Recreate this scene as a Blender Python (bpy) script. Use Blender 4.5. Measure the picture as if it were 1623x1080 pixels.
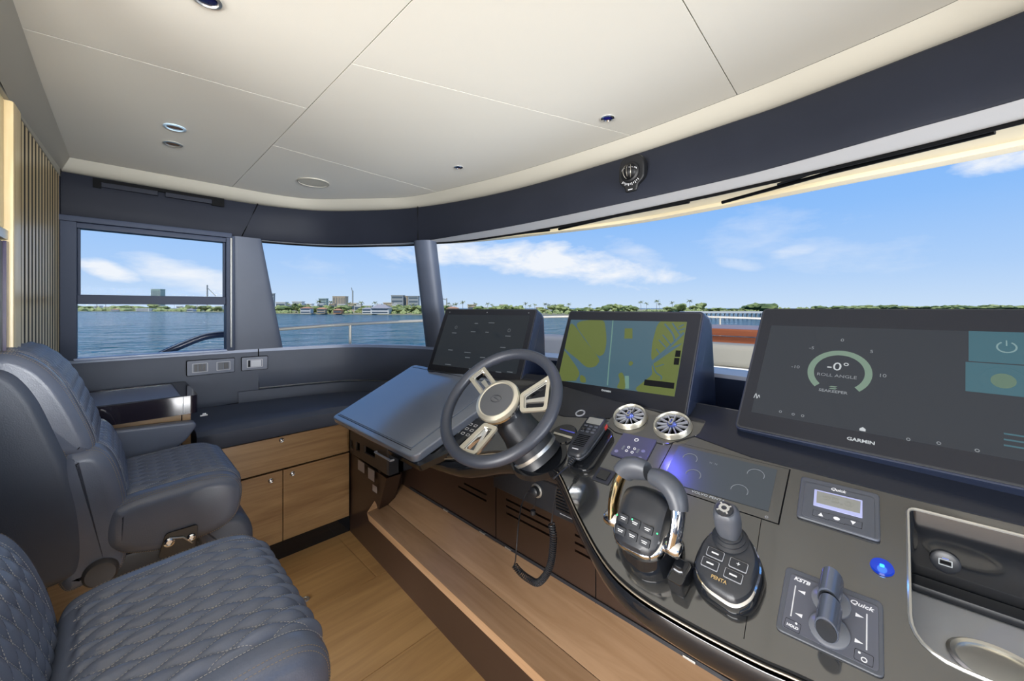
import bpy, bmesh, math, random
from mathutils import Vector as V, Matrix, noise
from mathutils.geometry import tessellate_polygon
random.seed(7)
PI = math.pi
for o in list(bpy.data.objects): bpy.data.objects.remove(o)
SC = bpy.context.scene
COL = SC.collection
# world axes: X towards the bow, Y to port, Z up; the cabin sole is z = 0
# ------------------------------------------------------------------ camera
F, CX, HY, ZC = 620., 811.5, 488., 1.45
YAW = math.radians(44.5)
FW = V((math.cos(YAW), math.sin(YAW), 0)); RT = V((math.sin(YAW), -math.cos(YAW), 0)); EYE = V((0, 0, ZC))
cd = bpy.data.cameras.new('camera'); cam = bpy.data.objects.new('camera', cd); COL.objects.link(cam)
cam.location = EYE; cam.rotation_euler = (PI/2, 0, YAW - PI/2)
cd.sensor_width = 36; cd.lens = 36*F/1623; cd.shift_y = -(540-HY)/1623; cd.clip_start = .02; cd.clip_end = 6000
SC.camera = cam
vs = SC.view_settings
vs.view_transform = 'Standard'; vs.look = 'None'; vs.gamma = 1; vs.use_curve_mapping = False; vs.exposure = 0.0

def ray(x, y): return FW + RT*((x-CX)/F) + V((0, 0, -(y-HY)/F))
def on(x, y, p, n):
    r = ray(x, y); n = V(n); return EYE + r*(n.dot(V(p)-EYE)/n.dot(r))
def onx(x, y, X): return on(x, y, (X, 0, 0), (1, 0, 0))
def ony(x, y, Y): return on(x, y, (0, Y, 0), (0, 1, 0))
def onz(x, y, Z): return on(x, y, (0, 0, Z), (0, 0, 1))

# ------------------------------------------------------------------ node helpers
def s2l(c): return tuple((a/255/12.92 if a/255 <= .04045 else ((a/255+.055)/1.055)**2.4) for a in c)
class NT:
    def __init__(s, tree): s.t = tree; tree.nodes.clear()
    def n(s, kind, **kw):
        nd = s.t.nodes.new(kind)
        for k, v in kw.items():
            if k.startswith('i_'):
                key = k[2:]
                key = int(key) if key.isdigit() else key.replace('_', ' ')
                nd.inputs[key].default_value = v
            else: setattr(nd, k, v)
        return nd
    def l(s, a, b): s.t.links.new(a, b)
def rgba(c): return (*c, 1)

# ------------------------------------------------------------------ world: clear sky with a few clouds
W = bpy.data.worlds.new('sky'); SC.world = W; W.use_nodes = True
w = NT(W.node_tree)
out = w.n('ShaderNodeOutputWorld'); bg = w.n('ShaderNodeBackground', i_Strength=1.0); w.l(bg.outputs[0], out.inputs[0])
tc = w.n('ShaderNodeTexCoord'); sep = w.n('ShaderNodeSeparateXYZ'); w.l(tc.outputs['Generated'], sep.inputs[0])
ramp = w.n('ShaderNodeValToRGB'); w.l(sep.outputs[2], ramp.inputs[0])
els = ramp.color_ramp.elements
els[0].position = 0.0; els[0].color = rgba(s2l((203, 224, 247)))
els[1].position = 1.0; els[1].color = rgba(s2l((60, 120, 215)))
for p, c in ((.08, (176, 209, 249)), (.2, (144, 192, 250)), (.38, (112, 174, 250))):
    e = els.new(p); e.color = rgba(s2l(c))
def mathn(op, a, b=None, clamp=False):
    m = w.n('ShaderNodeMath', operation=op, use_clamp=clamp)
    for i, q in enumerate((a, b)):
        if q is None: continue
        if isinstance(q, (int, float)): m.inputs[i].default_value = q
        else: w.l(q, m.inputs[i])
    return m.outputs[0]
def dotn(vec):
    d = w.n('ShaderNodeVectorMath', operation='DOT_PRODUCT'); w.l(tc.outputs['Generated'], d.inputs[0]); d.inputs[1].default_value = vec
    return d.outputs['Value']
mp = w.n('ShaderNodeMapping', i_Scale=(9, 9, 24)); w.l(tc.outputs['Generated'], mp.inputs[0])
nz = w.n('ShaderNodeTexNoise', i_Scale=1.0, i_Detail=8.0, i_Roughness=.6, i_Distortion=.3); w.l(mp.outputs[0], nz.inputs[0])
CL = [((170, 428), (222, 444), 16, 1.0), ((320, 443), (430, 470), 26, .62), ((880, 415), (1085, 440), 30, .95), ((720, 400), (850, 412), 26, .9), ((1010, 405), (1075, 430), 20, .35), ((1255, 398), (1310, 388), 12, .5),
      ((1590, 248), (1700, 225), 22, 1.0), ((1170, 418), (1215, 424), 10, .3), ((620, 395), (690, 410), 16, .35)]
tot = None
for c, e, h, amt in CL:
    c0 = ray(*c).normalized(); a = (ray(*e).normalized()-c0); sa = a.length; a = (a - c0*a.dot(c0)).normalized()
    b = c0.cross(a).normalized(); sb = h/F/ray(*c).length
    qa = mathn('POWER', mathn('ABSOLUTE', mathn('MULTIPLY', dotn(a), 1/sa)), 2)
    qb = mathn('POWER', mathn('ABSOLUTE', mathn('MULTIPLY', dotn(b), 1/sb)), 2)
    q = mathn('SUBTRACT', 1.0, mathn('MULTIPLY', mathn('ADD', qa, qb), .5), True)
    q = mathn('MULTIPLY', q, mathn('GREATER_THAN', dotn(c0), 0))
    m = mathn('MULTIPLY', mathn('MULTIPLY', mathn('SUBTRACT', mathn('ADD', mathn('MULTIPLY', q, .62), nz.outputs[0]), .80, True), 2.6), amt*1.25, True)
    tot = m if tot is None else mathn('MAXIMUM', tot, m)
mp2 = w.n('ShaderNodeMapping', i_Scale=(2.2, 2.2, 6)); w.l(tc.outputs['Generated'], mp2.inputs[0])
nz2 = w.n('ShaderNodeTexNoise', i_Scale=1.0, i_Detail=7.0, i_Roughness=.62); w.l(mp2.outputs[0], nz2.inputs[0])
gen = mathn('MULTIPLY', mathn('SUBTRACT', nz2.outputs[0], .57, True), 2.2, True)
tot = mathn('MAXIMUM', tot, gen)
mx = w.n('ShaderNodeMixRGB', i_Color2=rgba((.9, .93, .98))); w.l(tot, mx.inputs[0]); w.l(ramp.outputs[0], mx.inputs[1])
w.l(mx.outputs[0], bg.inputs[0])

# ------------------------------------------------------------------ sun and added fill lamps aft and to starboard of the camera
def light(name, kind, loc, d, energy, color=(1, 1, 1), **kw):
    l = bpy.data.lights.new(name, kind); l.energy = energy; l.color = color
    for k, v in kw.items(): setattr(l, k, v)
    o = bpy.data.objects.new(name, l); COL.objects.link(o); o.location = loc
    o.rotation_euler = V(d).to_track_quat('-Z', 'Y').to_euler(); return o
light('sun', 'SUN', (0, 0, 20), (.50, .30, -.9), 3.6, (1, .95, .86), angle=.01)
light('aft_fill', 'AREA', (-5.6, .4, .8), (1, .05, .12), 920, (1, .985, .965), shape='RECTANGLE', size=5.0, size_y=2.4)  # unseen area lamp added to brighten the cabin from aft
light('starboard_fill', 'AREA', (-.9, -9.0, .4), (.08, 1, .06), 4300, (.97, .985, 1), shape='RECTANGLE', size=8, size_y=3.2)  # unseen area lamp added to light the port ceiling more evenly
light('blue_ceiling_led', 'SPOT', (1.25, .83, 2.165), (-.20, -.46, -1.15), 6.0, (.12, .12, 1), spot_size=.75, spot_blend=.8, shadow_soft_size=.015)

# ------------------------------------------------------------------ materials
MATS = {}
def mat(name, col, rough=.5, metal=0, bump=None, coat=0, spec=.5, ior=1.5, emit=None, var=0, varscale=3, spots=None, sheen=0):
    m = bpy.data.materials.new(name); m.use_nodes = True; t = NT(m.node_tree)
    o = t.n('ShaderNodeOutputMaterial'); p = t.n('ShaderNodeBsdfPrincipled'); t.l(p.outputs[0], o.inputs[0])
    c = s2l(col)
    p.inputs['Base Color'].default_value = rgba(c); p.inputs['Roughness'].default_value = rough; p.inputs['Metallic'].default_value = metal
    p.inputs['Specular IOR Level'].default_value = spec; p.inputs['IOR'].default_value = ior; p.inputs['Coat Weight'].default_value = coat; p.inputs['Coat Roughness'].default_value = .03
    tcn = t.n('ShaderNodeTexCoord')
    if var:
        n1 = t.n('ShaderNodeTexNoise', i_Scale=float(varscale), i_Detail=5.0); t.l(tcn.outputs['Object'], n1.inputs[0])
        mxn = t.n('ShaderNodeMixRGB', i_Color1=rgba(tuple(a*(1-var) for a in c)), i_Color2=rgba(tuple(min(1, a*(1+var)) for a in c)))
        t.l(n1.outputs[0], mxn.inputs[0]); t.l(mxn.outputs[0], p.inputs['Base Color'])
    if bump:
        n2 = t.n('ShaderNodeTexNoise', i_Scale=float(bump[0]), i_Detail=4.0); t.l(tcn.outputs['Object'], n2.inputs[0])
        b = t.n('ShaderNodeBump', i_Strength=float(bump[1]), i_Distance=.002); t.l(n2.outputs[0], b.inputs['Height']); t.l(b.outputs[0], p.inputs['Normal'])
    if emit and emit < 1:
        p.inputs['Base Color'].default_value = rgba(tuple(a*.06 for a in c)); p.inputs['Emission Color'].default_value = rgba(c); p.inputs['Emission Strength'].default_value = emit*4 if emit < .25 else min(1, emit*2.4)
    elif emit:
        p.inputs['Emission Color'].default_value = rgba(c); p.inputs['Emission Strength'].default_value = emit
    MATS[name] = m; return m
def leather(name, col, rough=.42, grain=260., strength=.25, wr=0, spec=.5):
    m = bpy.data.materials.new(name); m.use_nodes = True; t = NT(m.node_tree)
    o = t.n('ShaderNodeOutputMaterial'); p = t.n('ShaderNodeBsdfPrincipled', i_Roughness=rough); t.l(p.outputs[0], o.inputs[0]); p.inputs['Specular IOR Level'].default_value = spec
    c = s2l(col); tcn = t.n('ShaderNodeTexCoord')
    n1 = t.n('ShaderNodeTexNoise', i_Scale=6., i_Detail=4.); t.l(tcn.outputs['Object'], n1.inputs[0])
    mxn = t.n('ShaderNodeMixRGB', i_Color1=rgba(tuple(a*.86 for a in c)), i_Color2=rgba(tuple(a*1.14 for a in c))); t.l(n1.outputs[0], mxn.inputs[0]); t.l(mxn.outputs[0], p.inputs['Base Color'])
    vo = t.n('ShaderNodeTexVoronoi', i_Scale=grain); t.l(tcn.outputs['Object'], vo.inputs[0])
    b = t.n('ShaderNodeBump', i_Strength=strength, i_Distance=.0006); t.l(vo.outputs[0], b.inputs['Height'])
    if wr:
        mpn = t.n('ShaderNodeMapping', i_Scale=(14, 14, 40)); t.l(tcn.outputs['Object'], mpn.inputs[0])
        n3 = t.n('ShaderNodeTexNoise', i_Scale=1.0, i_Detail=5., i_Distortion=1.5); t.l(mpn.outputs[0], n3.inputs[0])
        b2 = t.n('ShaderNodeBump', i_Strength=wr, i_Distance=.004); t.l(n3.outputs[0], b2.inputs['Height']); t.l(b.outputs[0], b2.inputs['Normal']); b = b2
    t.l(b.outputs[0], p.inputs['Normal']); MATS[name] = m; return m
def wood(name, col, dark, axis, rough=.35, scale=1.0):
    m = bpy.data.materials.new(name); m.use_nodes = True; t = NT(m.node_tree)
    o = t.n('ShaderNodeOutputMaterial'); p = t.n('ShaderNodeBsdfPrincipled', i_Roughness=rough); t.l(p.outputs[0], o.inputs[0])
    tcn = t.n('ShaderNodeTexCoord'); sc = [26*scale]*3; sc[axis] = 1.6*scale
    mpn = t.n('ShaderNodeMapping', i_Scale=tuple(sc)); t.l(tcn.outputs['Object'], mpn.inputs[0])
    n1 = t.n('ShaderNodeTexNoise', i_Scale=1., i_Detail=6., i_Roughness=.6, i_Distortion=1.2); t.l(mpn.outputs[0], n1.inputs[0])
    sc2 = [5*scale]*3; sc2[axis] = .7*scale
    mp2 = t.n('ShaderNodeMapping', i_Scale=tuple(sc2)); t.l(tcn.outputs['Object'], mp2.inputs[0])
    n2 = t.n('ShaderNodeTexNoise', i_Scale=1., i_Detail=3., i_Distortion=2.5); t.l(mp2.outputs[0], n2.inputs[0])
    r1 = t.n('ShaderNodeMath', operation='MULTIPLY', i_1=.55); t.l(n1.outputs[0], r1.inputs[0])
    r2 = t.n('ShaderNodeMath', operation='MULTIPLY_ADD', i_1=.45); t.l(n2.outputs[0], r2.inputs[0]); t.l(r1.outputs[0], r2.inputs[2])
    rp = t.n('ShaderNodeValToRGB'); t.l(r2.outputs[0], rp.inputs[0])
    rp.color_ramp.elements[0].position = .36; rp.color_ramp.elements[0].color = rgba(s2l(dark))
    rp.color_ramp.elements[1].position = .62; rp.color_ramp.elements[1].color = rgba(s2l(col))
    t.l(rp.outputs[0], p.inputs['Base Color'])
    b = t.n('ShaderNodeBump', i_Strength=.12, i_Distance=.001); t.l(n1.outputs[0], b.inputs['Height']); t.l(b.outputs[0], p.inputs['Normal'])
    MATS[name] = m; return m
seatL = leather('seat_leather', (102, 110, 128), .27, 300., .3)
seatW = leather('seat_leather_wrinkled', (82, 90, 106), .33, 300., .3, .55)
shellL = leather('seat_shell_leather', (74, 82, 98), .42, 320., .3)
wallL = leather('wall_leather', (68, 75, 90), .5, 420., .25, spec=.35)
headL = leather('header_leather', (32, 35, 44), .55, 420., .25, spec=.12)
rimL = leather('wheel_leather', (50, 54, 64), .38, 420., .3)
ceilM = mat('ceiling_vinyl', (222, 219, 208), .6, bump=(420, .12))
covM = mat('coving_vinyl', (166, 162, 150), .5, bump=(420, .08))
revM = mat('reveal_grey', (190, 188, 185), .55, bump=(500, .1))
woodX = wood('oak_along_x', (172, 138, 96), (138, 104, 68), 0)
woodY = wood('oak_along_y', (186, 152, 110), (152, 118, 80), 1)
woodZ = wood('oak_upright', (238, 218, 172), (212, 186, 134), 2, .32)
floorW = wood('floor_oak', (208, 166, 110), (178, 138, 88), 0, .38, .6)
brownM = mat('brown_lacquer', (54, 39, 31), .3, bump=(200, .05), var=.12)
black = mat('black_gloss', (22, 24, 28), .07, spec=.6)
dashM = mat('dash_gloss', (40, 41, 42), .09, ior=2.3)
satin = mat('black_satin', (34, 37, 43), .38, bump=(700, .08))
softg = mat('grey_soft_touch', (70, 74, 82), .42, bump=(700, .08))
dark = mat('dark_void', (8, 9, 11), .7, spec=.1)
navy = mat('navy_gloss', (34, 42, 62), .2, spec=.4)
rail_ = mat('dark_lacquer', (34, 30, 40), .09, spec=.6)
frameM = mat('window_frame_paint', (52, 60, 78), .5, bump=(300, .04), spec=.15)
chrome = mat('chrome', (222, 224, 228), .08, 1)
steel = mat('brushed_steel', (196, 196, 192), .32, .85)
champ = mat('champagne_metal', (206, 202, 188), .3, .75)
gold = mat('gold_reflex_chrome', (214, 188, 140), .1, 1)
padM = mat('chart_pad_satin', (104, 112, 128), .12, ior=2.1)
silver = mat('silver_plastic', (150, 153, 160), .32)
stitch = mat('stitch_thread', (168, 166, 164), .7)
stitchB = mat('stitch_thread_tan', (150, 136, 118), .7)
whiteM = mat('white_print', (210, 212, 216), .5)
whiteE = mat('white_lit_print', (196, 202, 206), .5, emit=.35)
greyE = mat('grey_lit_print', (128, 134, 140), .5, emit=.22)
gel = mat('white_gelcoat', (228, 226, 220), .3)
cream = mat('cream_gelcoat', (222, 206, 170), .35)
creamD = mat('tan_gelcoat', (186, 164, 128), .4)
teak = wood('varnished_teak', (118, 66, 40), (92, 46, 26), 1, .3)
beige = mat('beige_cushion', (134, 130, 118), .8, bump=(200, .2), var=.06)
greyC = mat('grey_cushion', (112, 114, 118), .8, bump=(200, .2), var=.06)
greenE = mat('green_lamp', (60, 220, 130), .4, emit=2.)
blueE = mat('blue_lamp', (30, 110, 255), .3, emit=3.5)
blueD = mat('blue_led_glass', (60, 60, 255), .2, emit=5.)
blueRing = mat('blue_button_glass', (20, 60, 190), .15, emit=.5)
warmE = mat('warm_lamp', (255, 226, 170), .4, emit=9.)
lcd = mat('lcd_grey', (124, 126, 122), .25)
paper = mat('label_paper', (160, 150, 146), .6, var=.1, varscale=60)
def glass(name, tint=(1, 1, 1), refl=.5, rough=0):
    m = bpy.data.materials.new(name); m.use_nodes = True; t = NT(m.node_tree)
    o = t.n('ShaderNodeOutputMaterial'); mxs = t.n('ShaderNodeMixShader'); t.l(mxs.outputs[0], o.inputs[0])
    fr = t.n('ShaderNodeFresnel', i_IOR=1.45); k = t.n('ShaderNodeMath', operation='MULTIPLY', i_1=refl); t.l(fr.outputs[0], k.inputs[0]); t.l(k.outputs[0], mxs.inputs[0])
    tr = t.n('ShaderNodeBsdfTransparent', i_Color=rgba(tint)); gl = t.n('ShaderNodeBsdfGlossy', i_Roughness=rough)
    t.l(tr.outputs[0], mxs.inputs[1]); t.l(gl.outputs[0], mxs.inputs[2]); return m
glassM = glass('window_glass', (.98, .99, 1), .015)
clearM = glass('clear_dome', (.95, .95, .95), .9)
# water
def water():
    m = bpy.data.materials.new('sea_water'); m.use_nodes = True; t = NT(m.node_tree)
    o = t.n('ShaderNodeOutputMaterial'); p = t.n('ShaderNodeBsdfPrincipled', i_Roughness=.16); t.l(p.outputs[0], o.inputs[0])
    p.inputs['Base Color'].default_value = rgba(s2l((26, 88, 108))); p.inputs['Specular IOR Level'].default_value = .4
    tcn = t.n('ShaderNodeTexCoord')
    mpn = t.n('ShaderNodeMapping', i_Scale=(1, 1, 1)); mpn.inputs['Rotation'].default_value = (0, 0, .6); t.l(tcn.outputs['Object'], mpn.inputs[0])
    mp2 = t.n('ShaderNodeMapping', i_Scale=(.55, 1.0, 1)); t.l(mpn.outputs[0], mp2.inputs[0])
    n1 = t.n('ShaderNodeTexNoise', i_Scale=.45, i_Detail=4., i_Roughness=.55, i_Distortion=.8); t.l(mp2.outputs[0], n1.inputs[0])
    n2 = t.n('ShaderNodeTexNoise', i_Scale=.13, i_Detail=4., i_Roughness=.6, i_Distortion=.5); t.l(mp2.outputs[0], n2.inputs[0])
    ad = t.n('ShaderNodeMath', operation='MULTIPLY_ADD', i_1=3.0); t.l(n2.outputs[0], ad.inputs[0]); t.l(n1.outputs[0], ad.inputs[2])
    b = t.n('ShaderNodeBump', i_Strength=1.0, i_Distance=5.0); t.l(ad.outputs[0], b.inputs['Height']); t.l(b.outputs[0], p.inputs['Normal'])
    return m
waterM = water()
def foliage(name, c1, c2):
    m = bpy.data.materials.new(name); m.use_nodes = True; t = NT(m.node_tree)
    o = t.n('ShaderNodeOutputMaterial'); p = t.n('ShaderNodeBsdfPrincipled', i_Roughness=.8); t.l(p.outputs[0], o.inputs[0])
    tcn = t.n('ShaderNodeTexCoord'); n1 = t.n('ShaderNodeTexNoise', i_Scale=.9, i_Detail=5.); t.l(tcn.outputs['Object'], n1.inputs[0])
    rp = t.n('ShaderNodeValToRGB'); t.l(n1.outputs[0], rp.inputs[0])
    rp.color_ramp.elements[0].position = .38; rp.color_ramp.elements[0].color = rgba(s2l(c1)); rp.color_ramp.elements[1].position = .62; rp.color_ramp.elements[1].color = rgba(s2l(c2))
    t.l(rp.outputs[0], p.inputs['Base Color']); return m
leafA = foliage('tree_leaves', (92, 108, 60), (168, 176, 112)); leafP = foliage('palm_leaves', (84, 98, 60), (158, 162, 106)); leafD = foliage('dark_tree_leaves', (70, 90, 50), (136, 150, 84))
bark = mat('bark', (130, 116, 96), .9); sand = mat('shore_ground', (150, 146, 120), .9, var=.2, varscale=.05)

# ------------------------------------------------------------------ geometry helpers
MW = {}
def tag(o, label=None, cat=None, group=None, kind=None):
    for k, v in (('label', label), ('category', cat), ('group', group), ('kind', kind)):
        if v: o[k] = v
    return o
class Fr:
    def __init__(s, o, ux, uy):
        s.o = V(o); s.x = V(ux).normalized(); s.y = V(uy).normalized(); s.z = s.x.cross(s.y).normalized(); s.y = s.z.cross(s.x)
        s.M = Matrix((( s.x.x, s.y.x, s.z.x, s.o.x), (s.x.y, s.y.y, s.z.y, s.o.y), (s.x.z, s.y.z, s.z.z, s.o.z), (0, 0, 0, 1)))
    def pt(s, a, b, c=0): return s.o + s.x*a + s.y*b + s.z*c
    def cast(s, x, y, h=0):
        p = on(x, y, s.pt(0, 0, h), s.z) - s.o; return V((p.dot(s.x), p.dot(s.y)))
    def at(s, a, b, c=0, rot=0):
        ux = s.x*math.cos(rot)+s.y*math.sin(rot); uy = -s.x*math.sin(rot)+s.y*math.cos(rot)
        return Fr(s.pt(a, b, c), ux, uy)
WORLD = Fr((0, 0, 0), (1, 0, 0), (0, 1, 0))
def thing(name, label, cat, M=None, group=None, kind=None):
    o = bpy.data.objects.new(name, None); COL.objects.link(o); o.empty_display_size = .05
    M = M if M is not None else Matrix(); o.matrix_world = M; MW[o] = M.copy()
    return tag(o, label, cat, group, kind)
def smooth_path(pts, n=8, closed=False):
    pts = [V(p) for p in pts]; N = len(pts); out = []
    for i in range(N if closed else N-1):
        p0 = pts[(i-1) % N] if (closed or i > 0) else pts[i]*2-pts[i+1]
        p1 = pts[i]; p2 = pts[(i+1) % N]
        p3 = pts[(i+2) % N] if (closed or i+2 < N) else p2*2-p1
        for k in range(n):
            t = k/n; out.append(.5*((2*p1)+(p2-p0)*t+(2*p0-5*p1+4*p2-p3)*t*t+(3*p1-p0-3*p2+p3)*t**3))
    if not closed: out.append(pts[-1])
    return out
def rrect(w, h, r, n=4, cx=0, cy=0):
    out = []
    for (sx, sy, a0) in ((1, 1, 0), (-1, 1, 90), (-1, -1, 180), (1, -1, 270)):
        for k in range(n+1):
            a = math.radians(a0+90*k/n); out.append((cx+sx*(w/2-r)+r*math.cos(a), cy+sy*(h/2-r)+r*math.sin(a)))
    return out
def circ(r, n=24, cx=0, cy=0, ry=None): return [(cx+r*math.cos(2*PI*k/n), cy+(ry or r)*math.sin(2*PI*k/n)) for k in range(n)]
def rpoly(pts, r, n=4):
    out = []; N = len(pts); pts = [V(p[:2]) for p in pts]
    for i in range(N):
        p = pts[i]; a = (pts[i-1]-p); b = (pts[(i+1) % N]-p); rr = r[i] if isinstance(r, (list, tuple)) else r
        rr = min(rr, a.length*.45, b.length*.45); A = p+a.normalized()*rr; B = p+b.normalized()*rr
        for k in range(n+1):
            t = k/n; q = A*(1-t)**2+p*2*t*(1-t)+B*t*t; out.append((q.x, q.y))
    return out
class G:
    def __init__(s): s.v = []; s.f = []
    def add(s, vs_, fs): b = len(s.v); s.v += [V(p) for p in vs_]; s.f += [tuple(i+b for i in f) for f in fs]; return s
    def box(s, x0, x1, y0, y1, z0, z1, M=None):
        vs_ = [V((x, y, z)) for x in (x0, x1) for y in (y0, y1) for z in (z0, z1)]
        if M is not None: vs_ = [M @ q for q in vs_]
        return s.add(vs_, [(0, 1, 3, 2), (4, 6, 7, 5), (0, 4, 5, 1), (2, 3, 7, 6), (0, 2, 6, 4), (1, 5, 7, 3)])
    def prism(s, poly, z0, z1, holes=(), fn=None, top=None):
        fn = fn or (lambda a, b, c: V((a, b, c)))
        loops = [list(poly)] + [list(h) for h in holes]
        flat = [p for l in loops for p in l]; n = len(flat)
        tris = tessellate_polygon([[V((p[0], p[1], 0)) for p in l] for l in loops])
        tp = (lambda p: top(p)) if top else (lambda p: p)
        vs_ = [fn(p[0], p[1], z0) for p in flat] + [fn(*tp(p), z1) if not top else fn(tp(p)[0], tp(p)[1], z1) for p in flat]
        fs = [tuple(t) for t in tris] + [tuple(i+n for i in reversed(t)) for t in tris]
        if not holes and len(poly) <= 60: fs = [tuple(range(n)), tuple(range(2*n-1, n-1, -1))]
        b = 0
        for l in loops:
            m = len(l)
            for i in range(m): j = (i+1) % m; fs.append((b+i, b+j, n+b+j, n+b+i))
            b += m
        return s.add(vs_, fs)
    def tube(s, path, r, n=8, closed=False, caps=True, sx=1, sy=1):
        path = [V(p) for p in path]; N = len(path); vs_ = []; fs = []; up = None
        for i, p in enumerate(path):
            if closed: d = path[(i+1) % N]-path[i-1]
            else: d = path[min(i+1, N-1)]-path[max(i-1, 0)]
            d = d.normalized() if d.length > 1e-9 else V((0, 0, 1))
            if up is None: up = V((0, 0, 1)) if abs(d.z) < .9 else V((1, 0, 0))
            a = d.cross(up).normalized(); b = a.cross(d).normalized(); up = b
            rr = r[i] if isinstance(r, (list, tuple)) else r
            vs_ += [p+(a*math.cos(2*PI*k/n)*sx+b*math.sin(2*PI*k/n)*sy)*rr for k in range(n)]
        for i in range(N if closed else N-1):
            j = (i+1) % N
            for k in range(n): fs.append((i*n+k, i*n+(k+1) % n, j*n+(k+1) % n, j*n+k))
        if not closed and caps: fs += [tuple(range(n-1, -1, -1)), tuple((N-1)*n+k for k in range(n))]
        return s.add(vs_, fs)
    def lathe(s, prof, n=28, M=None, cx=0, cy=0, sy=1):
        vs_ = []; fs = []
        for r, z in prof:
            for k in range(n): vs_.append(V((cx+r*math.cos(2*PI*k/n), cy+r*sy*math.sin(2*PI*k/n), z)))
        if M is not None: vs_ = [M @ q for q in vs_]
        m = len(prof)
        for i in range(m-1):
            for k in range(n): fs.append((i*n+k, i*n+(k+1) % n, (i+1)*n+(k+1) % n, (i+1)*n+k))
        if prof[0][0] > 1e-6: fs.append(tuple(range(n-1, -1, -1)))
        if prof[-1][0] > 1e-6: fs.append(tuple((m-1)*n+k for k in range(n)))
        return s.add(vs_, fs)
    def grid(s, rows, closed=False):
        n = len(rows[0]); vs_ = [p for r in rows for p in r]; fs = []
        for i in range(len(rows)-1):
            for k in range(n if closed else n-1): fs.append((i*n+k, i*n+(k+1) % n, (i+1)*n+(k+1) % n, (i+1)*n+k))
        return s.add(vs_, fs)
    def build(s, name, m, parent=None, M=None, bev=0, seg=2, smooth=True, label=None, kind=None, world=False, ang=38, cat=None, group=None, weld=False, flip=True):
        bm = bmesh.new(); T = None
        if world and parent is not None: T = MW[parent].inverted()
        bv = [bm.verts.new(T @ p if T is not None else p) for p in s.v]
        for f in s.f:
            try: bm.faces.new([bv[i] for i in f])
            except ValueError: pass
        if weld: bmesh.ops.remove_doubles(bm, verts=bm.verts, dist=1e-5)
        if flip: bmesh.ops.recalc_face_normals(bm, faces=bm.faces)
        if bev:
            es = [e for e in bm.edges if len(e.link_faces) == 2 and e.calc_face_angle(0) > math.radians(30)]
            bmesh.ops.bevel(bm, geom=es, offset=bev, segments=seg, profile=.6, affect='EDGES', clamp_overlap=True)
        for f in bm.faces: f.smooth = smooth
        if smooth:
            for e in bm.edges:
                if len(e.link_faces) == 2 and e.calc_face_angle(0) > math.radians(ang): e.smooth = False
        me = bpy.data.meshes.new(name); bm.to_mesh(me); bm.free(); me.materials.append(m)
        o = bpy.data.objects.new(name, me); COL.objects.link(o)
        if bev:
            wn = o.modifiers.new('wn', 'WEIGHTED_NORMAL'); wn.keep_sharp = True
        MM = M if M is not None else Matrix()
        if parent is not None: o.parent = parent
        o.matrix_local = MM if parent is not None else MM
        MW[o] = (MW[parent] @ MM) if parent is not None else MM.copy()
        tag(o, label, cat, group, kind)
        return o
def text(s, size, m, parent, x, y, z=.0006, name='lettering', align='CENTER', shear=0, bold=0, sx=1):
    cu = bpy.data.curves.new('t', 'FONT'); cu.body = s; cu.size = size; cu.align_x = align; cu.align_y = 'CENTER'; cu.shear = shear; cu.offset = bold; cu.resolution_u = 3
    cu.extrude = .0001
    ob = bpy.data.objects.new('t', cu); COL.objects.link(ob)
    me = bpy.data.meshes.new_from_object(ob); bpy.data.objects.remove(ob); bpy.data.curves.remove(cu)
    me.materials.clear(); me.materials.append(m); me.name = name
    me.transform(Matrix.Diagonal((sx, 1, 1, 1)))
    o = bpy.data.objects.new(name, me); COL.objects.link(o); o.parent = parent; o.matrix_local = Matrix.Translation((x, y, z)); MW[o] = MW[parent] @ o.matrix_local
    return o
def copy_tree(o, parent=None):
    c = o.copy(); COL.objects.link(c); c.parent = parent
    for ch in list(o.children): copy_tree(ch, c)
    return c
def struct(g, name, m, parent=None, **k): return g.build(name, m, parent, kind=None if parent else 'structure', **k)
def ruled(g, A, B, steps=1, f=None):
    rows = []
    for i in range(steps+1):
        t = i/steps; rows.append([a*(1-t)+b*t + (f(t, a, b) if f else V((0, 0, 0))) for a, b in zip(A, B)])
    return g.grid(rows)
def resamp(pts, n):
    L = [0]
    for i in range(1, len(pts)): L.append(L[-1]+(pts[i]-pts[i-1]).length)
    out = []; j = 0
    for k in range(n):
        t = L[-1]*k/(n-1)
        while j < len(pts)-2 and L[j+1] < t: j += 1
        u = (t-L[j])/max(1e-9, L[j+1]-L[j]); out.append(pts[j].lerp(pts[j+1], min(1, u)))
    return out
def zpath(pts, z, n=8): return smooth_path([(x, y, z) for x, y in pts], n)
def thick(g, A, B, off):
    """closed slab between two equal-length rails A, B; off = list of offset vectors"""
    n = len(A); vs_ = list(A)+list(B)+[a+o for a, o in zip(A, off)]+[b+o for b, o in zip(B, off)]; fs = []
    for i in range(n-1):
        fs += [(i, i+1, n+i+1, n+i), (2*n+i+1, 2*n+i, 3*n+i, 3*n+i+1), (i, 2*n+i, 2*n+i+1, i+1), (n+i+1, 3*n+i+1, 3*n+i, n+i)]
    fs += [(0, n, 3*n, 2*n), (n-1, 3*n-1, 4*n-1, 2*n-1)]
    return g.add(vs_, fs)
def normals2d(P, s=1):
    out = []
    for i in range(len(P)):
        d = P[min(i+1, len(P)-1)]-P[max(i-1, 0)]; out.append(V((d.y, -d.x, 0)).normalized()*s)
    return out

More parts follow.
